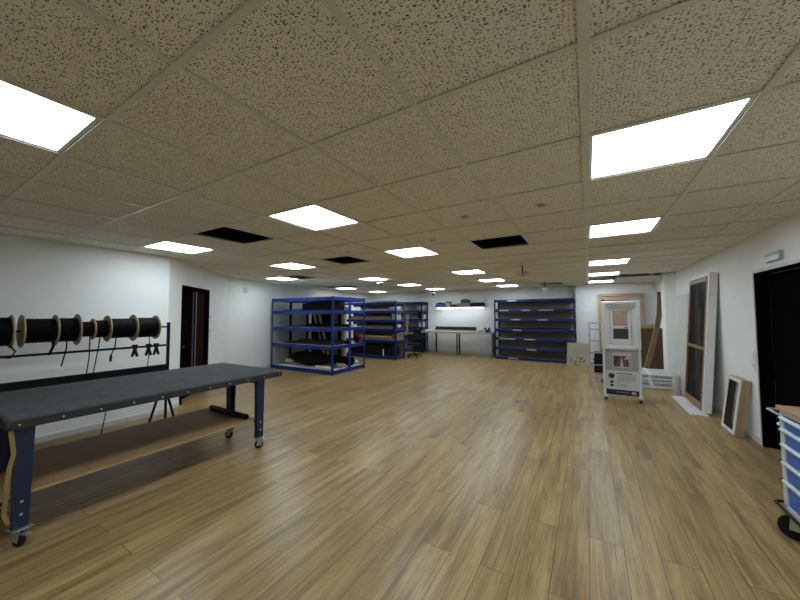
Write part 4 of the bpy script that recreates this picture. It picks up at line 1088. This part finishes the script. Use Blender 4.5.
MB().frame(-0.12, 0.12, -0.085, 0.085, 0.012, 0, 0.004).move(rx(PI / 2)).build('frame', 'alu', fb)
MB().box(-0.108, 0.108, -0.073, 0.073, 0.0, 0.002).build('lid', 'greybrown', fb)
MB().box(-0.105, -0.07, -0.06, 0.0, 0.002, 0.004).build('cable_flap', 'ink', fb)

def downlight(x, y, label):
    d = thing('ceiling_spot', label, 'spotlight', (x, y, H), 0, 'small round ceiling spots')
    MB().lathe([(0.030, 0.0), (0.042, -0.002), (0.050, -0.004), (0.054, -0.001), (0.054, 0.0), (0.030, 0.0)], (0, 0, 0), 'z', 28).build('ring', 'trim', d, smooth=True)
    MB().lathe([(0, 0.0), (0.03, 0.0), (0.028, -0.012), (0.020, -0.016), (0, -0.015)], (0, 0, 0), 'z', 24).build('reflector', 'detector', d, smooth=True)
downlight(-0.954, 2.793, 'round ceiling spot left of centre, before the large open tile')
downlight(-1.587, 3.47, 'round ceiling spot near the second light panel of the middle row')
downlight(-0.31, 2.805, 'round ceiling spot closest to the right-hand light row')
downlight(-2.939, 3.51, 'round ceiling spot right in front of the far small open tile')
def pendant(x, y, label, box=False, drop=0.15):
    d = thing('ceiling_sensor', label, 'sensor', (x, y, H), 0, 'hanging ceiling sensors')
    drop *= 1.25
    MB().lathe([(0, -0.004), (0.05, -0.004), (0.055, 0.0), (0, 0.0)], (0, 0, 0), 'z', 24).build('canopy', 'rail', d, smooth=True)
    MB().cyl((0, 0, -0.004), (0, 0, -drop * 0.62), 0.010, 10).build('stem', 'black', d, smooth=True)
    MB().lathe([(0, -drop * 0.60), (0.04, -drop * 0.62), (0.12, -drop * 0.72), (0.125, -drop * 0.76), (0.05, -drop * 0.80), (0, -drop * 0.80)], (0, 0, 0), 'z', 28).build('dish', 'white' if box else 'detector', d, smooth=True)
    for q in range(3):
        a = q * 2 * PI / 3 + 0.3
        MB().cyl((0.09 * math.cos(a), 0.09 * math.sin(a), -drop * 0.70), (0.125 * math.cos(a), 0.125 * math.sin(a), -drop * 0.95), 0.02, 10).build('arm', 'white', d, smooth=True)
    if box: MB().box(-0.05, 0.05, -0.05, 0.05, -drop * 1.35, -drop * 0.78).build('camera_box', 'white', d, 0.008)
    else: MB().lathe([(0, -drop * 1.1), (0.03, -drop * 1.05), (0.035, -drop * 0.8), (0, -drop * 0.8)], (0, 0, 0), 'z', 16).build('tip', 'alu', d, smooth=True)
pendant(-1.02, 6.15, 'hanging sensor with dark stem below the ceiling before the wide blue rack')
pendant(-1.02, 9.6, 'hanging white sensor with a small box above the wide blue rack', True, 0.21)
pendant(-4.45, 6.6, 'hanging sensor beside the ceiling light above the left blue rack', False, 0.12)
pendant(-4.55, 9.9, 'hanging sensor above the left end of the workbench', False, 0.20)
bpy.context.view_layer.update()
